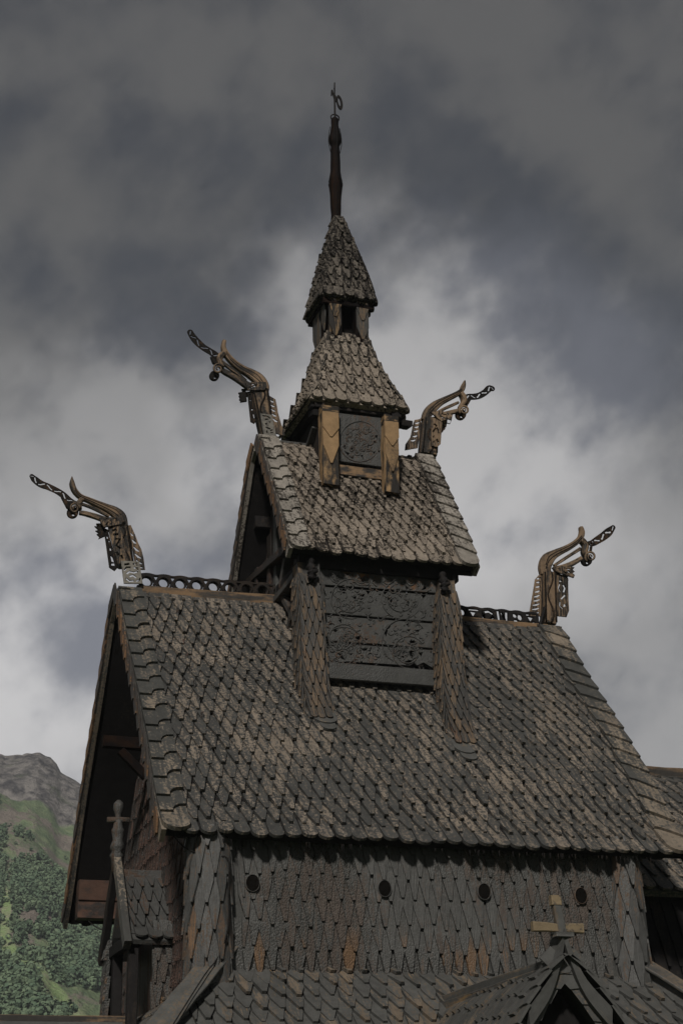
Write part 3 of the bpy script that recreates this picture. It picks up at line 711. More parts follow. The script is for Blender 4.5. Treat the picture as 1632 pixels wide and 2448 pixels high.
# weather vane
m=MB();m.tube([Vector((0,0,zp(282))),Vector((0,0,zp(230))),Vector((.01,0,zp(198)))],[.022,.019,.014],6)
vn=m.build('vane_rod',m_iron,spire)
vc=lambda x,y:P0(620+x*.2551,180+y*.2551,0)
oc=[];ic=[]
th_=.0
def ell(cx,cy,a,b,rot,n=20): return [ (cx+a*math.cos(t)*math.cos(rot)-b*math.sin(t)*math.sin(rot), cy+a*math.cos(t)*math.sin(rot)+b*math.sin(t)*math.cos(rot)) for t in np.linspace(0,2*math.pi,n,endpoint=False)]
outer=[vc(*p) for p in ell(750,256,26,70,-.22)];inner=[vc(*p) for p in ell(747,252,12,40,-.22)]
body=[vc(*p) for p in [(672,140),(684,135),(692,165),(715,195),(735,235),(722,255),(700,230),(690,195),(683,170),(678,195),(670,190)]]
knob=[vc(*p) for p in [(698,110),(707,120),(704,135),(695,125)]]
m=fret([(outer,[inner]),(body,[]),(knob,[])],.03,lambda x,y,z:Vector((x,z,y)),bev=.004);m.build('weather_vane',m_iron,spire)
# ================================================================== DRAGON HEADS
def dragon(off,sc,neck,panels,mane,strokes,tongue,scroll,ear,comb,extra,label,body_mat=m_dragon):  # last argument: main timber of neck, mane, jaws, scroll and ears
    pp=lambda x,y:P0(off[0]+x*sc,off[1]+y*sc,0)
    pxm=math.hypot(pp(1,0)[0]-pp(0,0)[0],pp(1,0)[1]-pp(0,0)[1])
    def limb(mb,pts,ty,y0=0,sq=.34):
        c=smooth3([Vector((x,y,h)) for x,y,h in pts],5);rings=[]
        P=[Vector((pp(p.x,p.y)[0],y0,pp(p.x,p.y)[1])) for p in c]
        for i,p in enumerate(P):
            t=(P[min(i+1,len(P)-1)]-P[max(0,i-1)]).normalized();b=Vector((0,1,0)).cross(t).normalized();h=max(.006,c[i].z*pxm*.88)
            tt=min(ty,max(.03,h*1.6))
            rg=[]
            for k in range(12):
                a=2*math.pi*k/12;ca,sa=math.cos(a),math.sin(a)
                rg.append(p+b*h*math.copysign(abs(ca)**sq,ca)+Vector((0,1,0))*tt*math.copysign(abs(sa)**sq,sa))
            rings.append(rg)
        mb.loft(rings)
    mb=MB()
    limb(mb,neck,.13,sq=.45)
    d=mb.build('dragon_head',body_mat,church); d['label']=label
    # carved strapwork on the neck's south and north faces
    m=MB()
    (x0,y0,h0),(x1,y1,h1)=neck[0],neck[-1]
    for sd in (-1,1):
        pts=[]
        for i in range(15):
            t=i/14;w=math.sin(t*9+.5);pts.append(Vector((pp(x0+(x1-x0)*t+w*h0*.38,y0+(y1-y0)*t)[0],sd*.125,pp(x0,y0+(y1-y0)*t)[1])))
        m.tube(pts,.02,5)
        for f_ in (-.75,.75):
            m.tube([Vector((pp(x0+(x1-x0)*t+f_*(h0+(h1-h0)*t),y0+(y1-y0)*t)[0],sd*.13,pp(x0,y0+(y1-y0)*t)[1])) for t in np.linspace(0.02,.98,6)],.02,5)
    m.build('neck_carving',m_dragdk,d,True)
    for k,(poly,holes,y_,mt) in enumerate(panels):
        m=fret([([pp(*p) for p in poly],[[pp(*p) for p in h] for h in holes])],.03,lambda x,y,z:Vector((x,y_+z,y)),bev=.003)
        m.build('pierced_panel',mt,d)
    # mane: comb of curved ribs
    inner,outer,slots=mane
    m=fret([([pp(*p) for p in outer+inner[::-1]],[[pp(sum(q[0] for q in s)/len(s)+(p[0]-sum(q[0] for q in s)/len(s))*.9,sum(q[1] for q in s)/len(s)+(p[1]-sum(q[1] for q in s)/len(s))*1.3) for p in s] for s in slots])],.022,lambda x,y,z:Vector((x,z,y)),bev=.004)
    for s in slots:
        pass
    m.build('mane',body_mat,d)
    m=MB(); limb(m,strokes['head'],.065);m.build('upper_jaw',body_mat,d)
    m=MB()
    hh=strokes['head'][:-2]
    for sd in (-1,1):   # carved groove lines along the head
        for f_ in (-.25,.35):
            m.tube(smooth3([Vector((pp(x,y+h*f_)[0],sd*.06,pp(x,y+h*f_)[1])) for x,y,h in hh[1:]],3),.012,5)
    m.build('head_carving',m_dragdk,d,True)
    m=MB(); limb(m,strokes['jaw'],.05);m.build('lower_jaw',body_mat,d)
    m=MB(); limb(m,strokes['mid'],.035);m.build('tongue_root',m_dragon,d)
    m=MB(); limb(m,strokes['bridge'],.085)
    (cx,cy,r),(dx,dy,dr)=scroll
    pts=[];rad=[]
    for a in np.linspace(0,10.5,30):
        q=r*(1-.075*a);x,z=pp(cx+q*math.cos(a+strokes.get('ph',0)),cy-q*math.sin(a+strokes.get('ph',0))*strokes.get('dir',1));pts.append(Vector((x,-.07,z)));rad.append(.026*(1-.045*a)*1.1)
    m.tube(pts,rad,6); m.build('nose_scroll',body_mat,d,True)
    m=fret([([pp(*p) for p in circ(dx,dy,dr,18)],[[pp(*p) for p in circ(dx+dr*.1,dy+dr*.45,dr*.28,9,dr*.2)]] )],.05,lambda x,y,z:Vector((x,.05+z,y)),bev=.008);m.build('cheek_disc',m_dragdk,d)
    # tongue with pierced snake line
    c=smooth3([Vector(p) for p in tongue],4)
    e=c[-1];d_=(c[-1]-c[-2]);d_.z=0;d_.normalize()
    for f_,g_ in ((.35,.93),(.65,.76),(.88,.45),(1.0,.12)): c.append(Vector((e.x+d_.x*e.z*f_*.8,e.y+d_.y*e.z*f_*.8,e.z*g_)))
    outer=strokepoly([pp(p.x,p.y) for p in c],[p.z*pxm for p in c])
    holes=[];n=len(c)-3;i=2
    flip=1
    while i<n-3:
        seg=[];
        for k in range(0,4):
            j=min(n-1,i+k);p=c[j];pr=c[max(0,j-1)];nx=c[min(n-1,j+1)];dx_,dy_=nx.x-pr.x,nx.y-pr.y;l=math.hypot(dx_,dy_)
            o=p.z*.42*math.cos(k/3*math.pi)*flip
            seg.append(pp(p.x-dy_/l*o,p.y+dx_/l*o))
        holes.append(strokepoly(seg,.2*c[min(n-1,i+1)].z*pxm));i+=4;flip=-flip
    m=fret([(outer,holes)],.022,lambda x,y,z:Vector((x,z,y)),bev=.003);m.build('tongue',m_dragdk,d)
    # ear ruff, on both cheeks
    for sd in (-1,1):
        m=fret([([pp(*p) for p in ear[0]],[[pp(*p) for p in h] for h in ear[1]])],.035,lambda x,y,z:Vector((x,sd*.15+z,y)),bev=.003);m.build('ear',body_mat,d)
    m=fret([([pp(*p) for p in comb],[])],.05,lambda x,y,z:Vector((x,-.02+z,y)),bev=.002);m.build('ruff',m_dragdk,d)
    for pl in extra:
        m=fret([([pp(*p) for p in pl],[])],.06,lambda x,y,z:Vector((x,z,y)),bev=.008);m.build('fang',m_dragdk,d)
    return d
def slot(x0,y0,x1,y1,h): return strokepoly([(x0,y0),((x0+x1)/2,(y0+y1)/2+h*.6),(x1,y1)],[h*.5,h,h*.5])
# lower west
LL=dragon((50,1110),.2551,[(930,600,75),(950,760,75),(985,960,78)],
 [([(775,670),(805,640),(905,980),(870,1018),(820,985)],[[(795,690),(808,700),(806,720),(796,715)],[(812,730),(824,735),(820,760)],[(824,800),(838,810),(838,830),(824,828)],[(830,870),(850,890),(868,940),(840,930)],[(836,948),(868,945),(872,970),(840,968)]],-.10,m_dragdk),
  ([(920,938),(1090,945),(1122,1152),(948,1150)],[strokepoly([(950,975),(1000,968)],9),strokepoly([(1030,970),(1070,962),(1068,985)],8),strokepoly([(950,1030),(970,1000),(1010,1000)],8),strokepoly([(1040,1002),(1075,1010),(1078,1030)],8),strokepoly([(972,1060),(1000,1040),(1040,1050),(1075,1040)],8),strokepoly([(970,1105),(1000,1130),(1040,1125)],7),strokepoly([(1060,1128),(1090,1120),(1098,1100)],7),strokepoly([(1000,1085),(1030,1075),(1060,1095)],9)],-.19,m_white),
  ([(805,640),(915,605),(985,935),(895,965)],[strokepoly([(845,655),(870,640),(885,655)],10),strokepoly([(850,690),(900,685)],10),strokepoly([(870,730),(915,730),(880,790),(920,820)],10),strokepoly([(880,850),(900,880)],11),strokepoly([(925,880),(940,915)],10)],-.155,m_dragon)],
 ([(1000,575),(1025,700),(1045,800),(1070,930),(1080,990)],[(1030,570),(1070,660),(1100,740),(1130,800),(1150,880),(1165,990)],
  [slot(1028,650,1056,668,7),slot(1040,712,1084,738,9),slot(1054,780,1112,812,9),slot(1066,845,1130,876,9),slot(1078,903,1138,930,8),slot(1090,955,1146,970,6)]),
 dict(head=[(965,590,48),(935,500,62),(880,450,58),(800,410,42),(720,375,34),(640,340,28),(580,315,24),(540,290,26),(500,240,28),(480,180,26),(480,118,5)],
  jaw=[(880,545,45),(800,525,32),(700,490,28),(600,462,24),(550,455,20)],mid=[(830,490,14),(740,440,18),(650,400,16),(560,370,14),(480,350,13)],
  bridge=[(600,320,22),(555,345,26),(545,390,28),(555,430,20)],ph=0),
 [(520,365,14),(455,335,28),(400,290,32),(340,250,30),(260,212,32),(190,185,35),(130,140,32),(102,108,20)],((500,425,52),(490,445,54)),
 ([(720,530),(955,520),(930,590),(765,620),(735,575)],[[(760,545),(800,535),(795,550)],[(800,575),(830,545),(835,590)],[(850,545),(880,530),(890,560)],[(775,595),(800,570),(795,600)]]),
 [(690,585),(730,595),(740,570),(800,620),(785,680),(725,705),(735,685),(710,660),(735,655),(698,628),(730,625)],
 [[(378,310),(470,370),(450,425),(430,410)]],'lower west dragon head, its tongue pointing left')
# upper west
dragon((420,760),.1913,[(1035,900,120),(1060,1080,105),(1100,1260,92),(1140,1500,82)],
 [([(880,960),(940,965),(1010,1290),(965,1350),(918,1325)],[circ(905,990,10,7),circ(918,1060,9,7),strokepoly([(925,1180),(950,1170)],8),strokepoly([(955,1230),(965,1275),(990,1290)],9)],-.10,m_dragdk),
  ([(1020,1245),(1165,1265),(1228,1550),(1068,1515)],[strokepoly([(1050,1275),(1110,1285),(1150,1310)],8),strokepoly([(1080,1320),(1120,1320)],9),[(1080,1370),(1110,1365),(1100,1400)],[(1125,1350),(1150,1345),(1145,1370)],strokepoly([(1090,1420),(1150,1440)],8),strokepoly([(1100,1460),(1110,1490)],8),strokepoly([(1145,1460),(1178,1452)],7),strokepoly([(1148,1490),(1182,1486)],5)],-.19,m_white)],
 ([(1150,975),(1175,1200),(1205,1350),(1225,1440)],[(1170,975),(1245,1020),(1265,1110),(1275,1180),(1300,1270),(1320,1340),(1355,1410),(1362,1478)],
  [slot(1180,1035,1230,1050,9),slot(1185,1090,1240,1108,9),slot(1190,1145,1248,1165,9),slot(1200,1205,1262,1225,10),slot(1210,1265,1275,1295,11)]),
 dict(head=[(1105,945,60),(1090,860,85),(1030,770,88),(940,705,72),(850,655,55),(760,595,48),(680,520,42),(620,440,38),(595,370,32),(605,290,26)],
  jaw=[(930,870,60),(830,805,46),(720,735,40),(620,680,38),(570,650,30)],mid=[(880,790,18),(750,680,26),(640,600,26),(560,540,22)],
  bridge=[(600,450,40),(545,500,42),(555,570,36),(585,630,26)],ph=.3),
 [(540,500,30),(495,465,46),(440,425,42),(350,370,42),(270,300,46),(215,235,42),(180,175,36)],((520,655,66),(490,712,62)),
 ([(845,850),(1100,845),(1112,900),(1080,945),(880,948)],[strokepoly([(900,880),(960,870)],10),strokepoly([(920,920),(990,880)],9),[(1010,890),(1030,880),(1025,905)],strokepoly([(890,905),(905,925)],8)]),
 [(780,943),(868,930),(885,1050),(800,1062),(808,1045),(790,1025),(800,1005),(785,985),(795,965)],
 [[(432,490),(505,525),(505,590),(462,570)]],'upper west dragon head, its tongue pointing left')
# upper east
dragon((940,880),.1913,[(455,650,100),(445,830,118),(430,1010,118),(425,1090,118)],
 [([(440,650),(572,715),(552,990),(505,1028),(440,1010)],[strokepoly([(470,740),(500,760),(480,810),(455,840)],12),strokepoly([(505,780),(530,860)],10),[(450,900),(475,880),(470,920)],strokepoly([(500,930),(525,975)],12),[(455,955),(480,945),(470,985)]],-.155,m_dragon)],
 ([(345,625),(335,760),(320,880),(300,1000)],[(320,640),(262,650),(240,720),(228,790),(212,860),(185,900),(150,950),(142,1028)],
  [slot(265,690,325,680,9),slot(258,740,318,730,9),slot(250,790,312,780,9),slot(235,855,300,845,9),slot(210,908,280,898,8)]),
 dict(head=[(385,660,45),(430,560,66),(510,480,62),(600,420,44),(700,370,36),(790,325,32),(845,285,32),(870,225,28),(888,160,10)],
  jaw=[(540,600,26),(620,580,28),(720,555,28),(800,535,24)],mid=[(510,575,16),(620,515,19),(730,465,19),(810,430,16)],
  bridge=[(835,315,30),(870,370,34),(875,425,34),(835,480,26),(815,530,20)],ph=2.5,dir=-1),
 [(890,380,26),(930,360,36),(1000,358,38),(1070,345,38),(1140,305,38),(1195,255,40),(1240,258,30)],((868,545,62),(848,572,66)),
 ([(430,590),(560,570),(702,628),(690,690),(672,735),(560,705),(500,655)],[slot(560,610,630,625,8),slot(540,640,600,660,8),slot(600,660,640,690,9)]),
 [(560,700),(655,735),(635,745),(632,765),(605,808),(580,790),(590,770),(572,760)],
 [[(965,400),(905,500),(880,440),(920,380)]],'upper east dragon head, its tongue pointing right')
# lower east
dragon((1180,1230),.2041,[(625,690,78),(635,960,72),(640,1210,80),(640,1290,80)],
 [([(700,725),(842,760),(845,1000),(853,1142),(825,1218),(700,1205)],[strokepoly([(785,845),(805,880),(790,930)],11),strokepoly([(810,960),(760,1010)],8),[(790,1070),(812,1065),(816,1095),(785,1102)],strokepoly([(740,800),(780,790)],9),strokepoly([(745,830),(730,880),(750,920)],7),strokepoly([(750,1040),(745,1090),(780,1120)],7),[(795,770),(812,768),(808,780)]],-.09,m_dragon)],
 ([(560,700),(555,900),(550,1050),(545,1195)],[(520,712),(478,760),(465,850),(450,940),(435,1030),(418,1120),(402,1190)],
  [slot(490,752,545,742,8),slot(488,795,545,788,8),slot(480,850,543,838,8),slot(472,908,542,892,8),slot(462,965,540,945,8),slot(455,1012,538,998,8),slot(445,1062,535,1048,8),slot(438,1112,532,1098,8),slot(430,1168,530,1150,8)]),
 dict(head=[(600,705,72),(590,620,78),(625,530,80),(700,470,55),(790,425,42),(880,380,38),(960,325,36),(1010,270,34),(1025,210,32),(1012,148,20)],
  jaw=[(700,645,35),(800,622,34),(910,578,32),(1020,515,28)],mid=[(700,600,18),(800,535,20),(900,470,20),(1010,400,22)],
  bridge=[(1020,300,32),(1065,365,36),(1055,440,36),(1070,490,26)],ph=2.2,dir=-1),
 [(1100,335,20),(1150,335,36),(1210,300,42),(1280,255,46),(1340,205,46),(1395,150,26)],((1112,508,66),(1092,532,64)),
 ([(635,655),(850,642),(903,650),(880,680),(905,700),(880,720),(905,740),(893,772),(700,705)],[slot(700,668,740,660,6),slot(770,700,830,720,8),slot(800,665,860,672,7),slot(820,690,850,710,9)]),
 [(700,700),(845,762),(800,778),(730,760)],
 [strokepoly([(1100,350),(1130,325),(1152,345),(1135,380),(1128,430)],11)],'lower east dragon head, its tongue pointing right')
# ================================================================== WEST HOOD (small gabled roof on the west wall)
HP=Prof([(1.12,-1.12),(.75,-.78),(.4,-.3),(.12,.10)])
mb=MB()
for sgn in (-1,1):
    rings=[]
    for i in range(7):
        a,z=HP(HP.len*i/6);rings.append([Vector((-4.36,sgn*a,z)),Vector((-3.62,sgn*a,z)),Vector((-3.62,sgn*max(.01,a-.05),z-.07)),Vector((-4.36,sgn*max(.01,a-.05),z-.07))])
    mb.loft(rings)
    field(mb,lambda u,s:Vector((u,sgn*HP(s)[0],HP(s)[1])),-.02,HP.len,.33,.2,lambda s:(-4.34,-3.6),first='round',flip=-sgn,th=.035)
hood=mb.build('west_hood_roof',m_panel,church)
bar('ridge_board',(-4.4,0,.17),(-3.6,0,.17),.16,.16,m_panel,hood)
for sgn in (-1,1):
    m=MB();m.beam((-4.46,sgn*1.15,-1.22),(-4.46,sgn*.0,.42),.13,.2,up=(0,sgn*.8,.6));m.build('verge_board',m_verge if sgn<0 else m_dark,hood)
m=MB();m.lathe([(.2,.10),(.45,.105),(.5,.13),(.58,.09),(.62,.13),(.7,.12),(.78,.09),(.9,.115),(.95,.12),(1.0,.09),(1.12,.075),(1.2,.05),(1.25,.06),(1.34,.095),(1.44,.09),(1.5,.03)],-4.46,0,9)
m.beam((-4.66,0,1.13),(-4.26,-.02,1.14),.10,.09); m.build('cross_finial',m_panel,hood,True)
m=MB()
for y in (-.92,.92):
    m.beam((-4.32,y,-7),(-4.32,y,-1.0),.17,.17);m.beam((-3.75,y,-7),(-3.75,y,-1.0),.16,.16)
m.beam((-4.36,-.95,-1.1),(-4.36,.95,-1.1),.12,.2);m.beam((-4.3,.5,-7),(-4.3,.5,-1),.17,.17)
m.build('hood_post',m_dark,hood)
m=MB();m.prism([(-3.9,-.85,-7),(-3.9,.85,-7),(-3.9,.85,-1),(-3.9,-.85,-1)],Vector((.1,0,0)));m.build('boarding',m_red,hood)
m=MB();field(m,lambda u,s:Vector((u,-.95,-2.9+s)),0,2.1,.36,.2,lambda s:(-4.0,-3.62),kind='long',ovl=.4,flip=1);m.build('side_cladding',m_wall,hood);m=MB()
field(m,lambda u,s:Vector((-4.42,.95-u,-3.0+s)),0,1.9,.36,.2,lambda s:(-.1,.3),kind='long',ovl=.4,flip=1);m.build('side_cladding',m_wall,hood)
# ================================================================== AISLE ROOF + lower walls
mb=MB()
AX,AY=5.55,6.05;zt,zb=-1.98,-3.95
top=[Vector((-WX,-WY,zt)),Vector((WX,-WY,zt)),Vector((WX,WY,zt)),Vector((-WX,WY,zt))];bot=[Vector((-AX,-AY,zb)),Vector((AX,-AY,zb)),Vector((AX,AY,zb)),Vector((-AX,AY,zb))]
dn=Vector((0,0,-.12));vs=top+bot+[p+dn for p in bot]
fs=[(i,4+i,4+(i+1)%4,(i+1)%4) for i in range(4)]+[(4+i,8+i,8+(i+1)%4,4+(i+1)%4) for i in range(4)]+[(8,9,10,11)]
mb.add(vs,[f[::-1] for f in fs],(.1,.5,.5,.9))
Ls=math.hypot(AY-WY,zt-zb)
ss=lambda u,s:Vector((u,-AY+(AY-WY)*s/Ls,zb+(zt-zb)*s/Ls))
field(mb,ss,0,Ls,.3,.27,lambda s:(-AX+(AX-WX)*s/Ls+.1,AX-(AX-WX)*s/Ls-.1),flip=1,jit=1.8,first='round')
field(mb,lambda u,s:Vector((-AX+(AX-WX)*s/Ls,-u,zb+(zt-zb)*s/Ls)),0,Ls,.36,.12,lambda s:(-AY+(AY-WY)*s/Ls,AY-(AY-WY)*s/Ls-.1),kind='long',flip=1,th=.03)
aisle=mb.build('aisle_roof',m_aisle,church); aisle['label']='low grey shingled roof round the foot of the nave wall'
for sx in (-1,1):
    for sy in (-1,1):
        m=MB();a=Vector((sx*WX,sy*WY,zt));b=Vector((sx*AX,sy*AY,zb));a+=(a-b).normalized()*(.42 if sx<0 else .15);o=Vector((sx*.12,sy*.12,.14))
        m.beam(b+o,a+o,.40,.05,up=Vector((sx*.35,sy*.9,.9)));m.beam(b+o*.3,a+o*.3,.1,.16,up=(0,0,1));m.build('hip_board',m_aisle,aisle)
mb=MB();mb.prism([(-5.2,-5.7,GROUND),(5.2,-5.7,GROUND),(5.2,5.7,GROUND),(-5.2,5.7,GROUND)],Vector((0,0,zb-GROUND+.1)));mb.build('lower_wall',m_wall,church)
# ================================================================== SOUTH PORCH
pa=at(1340,2290,1,-8.2);PZ=-2.36;PX=pa.x
def gp(x,y,Y=-8.2): q=at(x,y,1,Y);return q
PP=Prof([(1.45,-4.6),(1.02,-3.85),(.66,-3.15),(.34,-2.68),(.05,PZ-.02)])
mb=MB()
for sgn in (-1,1):
    rings=[]
    for i in range(9):
        a,z=PP(PP.len*i/8)
        rings.append([Vector((PX+sgn*a,-8.2,z)),Vector((PX+sgn*a,-4.6,z)),Vector((PX+sgn*max(.01,a-.06),-4.6,z-.06)),Vector((PX+sgn*max(.01,a-.06),-8.2,z-.06))])
    mb.loft(rings)
    field(mb,lambda u,s:Vector((PX+sgn*PP(s)[0],-sgn*-1*u if False else u,PP(s)[1])),0,PP.len,.3,.22,lambda s:(-8.1,-4.7),first='round',flip=sgn,jit=1.4)
porch=mb.build('porch_roof',m_aisle,church);porch['label']='steep gabled porch roof with a wooden cross'
m=MB();m.beam((PX-.05,-8.25,PZ+.02),(PX-.25,-4.4,PZ-.08),.16,.13);m.beam((PX-.14,-8.15,PZ-.10),(PX-.32,-4.5,PZ-.2),.05,.16);m.build('ridge_board',m_aisle,porch)
# flared gable hood: layered verge tiles
for sgn in (-1,1):
    m=MB();s=.3;k=0
    while s<PP.len-.05:
        a,z=PP(s);b,z2=PP(s+.2);P=Vector((PX+sgn*a,-8.22,z));D=Vector((sgn*(b-a),0,z2-z)).normalized();T=Vector((0,1,0));Nn=T.cross(D)
        if Nn.z<0:Nn=-Nn
        shingle(m,P,T,D,Nn,.42,min(.45,PP.len-s+.1),.3,'vergeR' if sgn<0 else 'verge',th=.04,lift=.15,lt=.08)
        # hanging curved face tile
        Dn=Vector((0,-1,0));Tq=D.cross(Dn)
        if Tq.z>0:Tq=-Tq
        P2=P+Tq*.10
        shingle(m,P2,Tq,D,Dn,.24,.42,.3,'vergeV',th=.03,lift=.06,lt=.02)
        s+=.28
    m.build('verge_board',m_aisle,porch)
m=MB()
ap=Vector((PX,-8.3,PZ))
for sgn,L in ((-1,.75),(1,.85)):
    pts=[ap+Vector((0,0,.42)),ap+Vector((sgn*.10,0,.12)),ap+Vector((sgn*.28,0,-.25)),ap+Vector((sgn*.62,-.02,-.62))]
    rings=[]
    for i,p in enumerate(smooth3(pts,4)):
        t=i/12;w_=.09+.16*t;rings.append([p+Vector((-.02*sgn,-.05,-w_)),p+Vector((.0,-.07,0.02)),p+Vector((.03*sgn,.26,.02)),p+Vector((-.02*sgn,.26,-w_))])
    m.loft(rings)
m.build('gable_cap',m_aisle,porch)
m=MB();c=ap+Vector((0,0,.35))
ct=gp(1325,2143,-8.3);cm=gp(1331,2218,-8.3)
m.beam(c+Vector((0,0,-.05)),ct,.12,.09,up=(0,1,0),w2=.13,h2=.09);m.beam(c+Vector((0,0,-.02)),c+Vector((0,0,.04)),.27,.2,up=(0,1,0))
cross=m.build('gable_cross',m_aisle,porch)
m=MB();l=gp(1271,2216,-8.3);r=gp(1392,2219,-8.3);m.beam(l,cm,.08,.135,h2=.11);m.beam(cm,r,.08,.11,h2=.135);m.build('cross_arm',wood('pale_cross_timber',(.05,.045,.04),(.17,.13,.08),.6),cross)
m=MB();m.beam(ct-Vector((0,0,.12)),ct+Vector((0,0,.01)),.15,.11,up=(0,1,0));m.build('cross_head',bpy.data.materials['pale_cross_timber'],cross)
m=MB();m.prism([Vector((PX-1.2,-7.9,-4.4)),Vector((PX+1.2,-7.9,-4.4)),Vector((PX+.1,-7.9,PZ-.35)),Vector((PX-.1,-7.9,PZ-.35))],Vector((0,.05,0)));m.build('gable_dark_sheet',m_dark,porch)  # dark sheet across the open gable, its black stands for the shade inside
m=MB();m.prism([(PX-.9,-7.8,GROUND),(PX+.9,-7.8,GROUND),(PX+.9,-4.7,GROUND),(PX-.9,-4.7,GROUND)],Vector((0,0,2.6)));m.build('porch_wall',m_wall,church)
# ================================================================== WEST PORCH ridge (bottom left) and its roof
WP=Prof([(1.3,-3.9),(.75,-3.1),(.1,-2.36)])
mb=MB()
for sgn in (-1,1):
    rings=[]
    for i in range(7):
        a,z=WP(WP.len*i/6);rings.append([Vector((-9.2,sgn*a,z)),Vector((-4.3,sgn*a,z)),Vector((-4.3,sgn*max(.01,a-.06),z-.06)),Vector((-9.2,sgn*max(.01,a-.06),z-.06))])
    mb.loft(rings)
    field(mb,lambda u,s:Vector((u,sgn*WP(s)[0],WP(s)[1])),0,WP.len-.1,.3,.25,lambda s:(-9.1,-4.4),first='round',flip=-sgn)
wporch=mb.build('west_porch_roof',m_aisle,church)
bar('ridge_board',(-9.3,0,-2.36),(-4.2,0,-2.35),.18,.20,m_ridge,wporch)
m=MB();m.prism([(-9,-.9,GROUND),(-5,-.9,GROUND),(-5,.9,GROUND),(-9,.9,GROUND)],Vector((0,0,3.2)));m.build('west_porch_wall',m_wall,church)
# ================================================================== CHANCEL (behind right)
CPf=Prof([(2.95,-.32),(2.2,.55),(1.4,1.45),(.7,2.15),(.1,2.5)])
mb=MB()
for sgn in (-1,1):
    rings=[]
    for i in range(11):
        a,z=CPf(CPf.len*i/10);rings.append([Vector((3.7,sgn*a,z)),Vector((9.5,sgn*a,z)),Vector((9.5,sgn*max(.01,a-.09),z-.09)),Vector((3.7,sgn*max(.01,a-.09),z-.09))])
    mb.loft(rings)
    field(mb,lambda u,s:Vector((u,sgn*CPf(s)[0],CPf(s)[1])),-.03,CPf.len,.38,.26,lambda s:(3.7,9.4),first='round',flip=-sgn)
chr_=mb.build('chancel_roof',m_nave,church);chr_['label']='lower chancel roof behind the east end of the nave'
bar('ridge_board',(3.8,0,2.62),(9.6,0,2.62),.2,.22,m_gold if False else m_ridge,chr_)
mb=MB();mb.prism([(3.6,-2.6,GROUND),(9.0,-2.6,GROUND),(9.0,2.6,GROUND),(3.6,2.6,GROUND)],Vector((0,0,-.2-GROUND)));
field(mb,lambda u,s:Vector((u,-2.6,-3.6+s)),0,3.4,.5,.24,lambda s:(3.6,9.0),kind='long',ovl=.45,flip=1)
mb.build('chancel_wall',m_dark,church)
# ---- lightning cable
m=MB()
pts=[at(399,1975,1,-4.3),at(440,2025,1,-4.25),at(500,2048,1,-4.3),at(545,2052,1,-4.42),at(546,2120,1,-4.42),at(545,2220,1,-4.42),at(520,2290,1,-4.42),at(490,2330,1,-4.7),at(415,2448,1,-5.5)]
m.tube(smooth3(pts,4),.011,5);m.build('lightning_cable',m_iron,church,True)
m=MB()
pts=[at(1302,1455,1,-.12),at(1290,1490,1,-.15),at(1283,1520,1,-.2),at(1300,1525,1,-.3),at(1312,1540,1,-.45),at(1330,1565,1,-.8)]
m.tube(smooth3(pts,4),.012,5);m.tube([at(1301,1452,1,-.16),at(1282,1525,1,-.2)],.035,6);m.build('lightning_cable',m_iron,church,True)
m=MB();m.tube(smooth3([at(210,2200,0,-4.3),at(228,2215,0,-4.3),at(255,2228,0,-4.4)],4),.012,5);m.build('lightning_cable',m_iron,church,True)
# tar icicles under the nave eave
m=MB()
for i in range(60):
    x=random.choice([random.uniform(-4.4,4.3),random.uniform(.5,3.8)]);p=Vector((x,-4.44+random.uniform(-.03,.03),-.06));L=random.uniform(.03,.11)
    m.tube([p,p-Vector((0,0,L*.6)),p-Vector((0,0,L))],[.012,.008,.002],4)
tag(m.build('tar_drips',m_dark,nave_roof),kind='stuff')
# ================================================================== GROUND + MOUNTAIN
def rough(name,c1,c2,sc):
    m,nt,b=newmat(name);tc=N(nt,'ShaderNodeTexCoord').outputs['Object']
    nt.links.new(MIX(nt,SM(nt,NOI(nt,tc,sc,6,.6),.35,.65),c1,c2),b.inputs['Base Color']);b.inputs['Roughness'].default_value=.95;b.inputs['Specular IOR Level'].default_value=.2
    return m
me=bpy.data.meshes.new('ground');g=1700
me.from_pydata([(-g,-g,GROUND),(g,-g,GROUND),(g,g,GROUND),(-g,g,GROUND)],[],[(0,1,2,3)]);tag(link('ground',me,None,rough('meadow_grass',(.035,.06,.02),(.07,.09,.035),.4)),kind='structure')
# mountain height field about the valley floor
def interp(x,xs,ys): return float(np.interp(x,xs,ys))
azs=np.concatenate([np.arange(-60,2,1.0),np.arange(2,14,.075),np.arange(14,70,1.0)])
rs=np.concatenate([np.linspace(180,420,26),np.linspace(425,900,150),np.linspace(920,1500,16)])
def el_px(x,y):
    d=cF+cR*((x-W/2)/CF)-cU*((y-H/2)/CF);return math.degrees(math.atan2(d.x,d.y)),math.degrees(math.atan2(d.z,math.hypot(d.x,d.y)))
sil=[el_px(*p) for p in ((0,1800),(13,1806),(36,1804),(53,1803),(66,1798),(95,1799),(106,1806),(122,1812),(136,1828),(147,1848),(163,1855),(182,1863),(205,1872))]
sa=[-60,-30,0,5]+[p[0] for p in sil]+[11.5,14,20,40,70];se=[9,11,12.5,14.2]+[p[1] for p in sil]+[12.3,10.5,9,8,7]
pr_r=[180,260,420,560,700,725,765,800,900,1500];pr_h=[0.0,.03,.215,.48,.75,.815,.935,.995,.95,.6]
V=[];msk=[]
CZ=CP.z
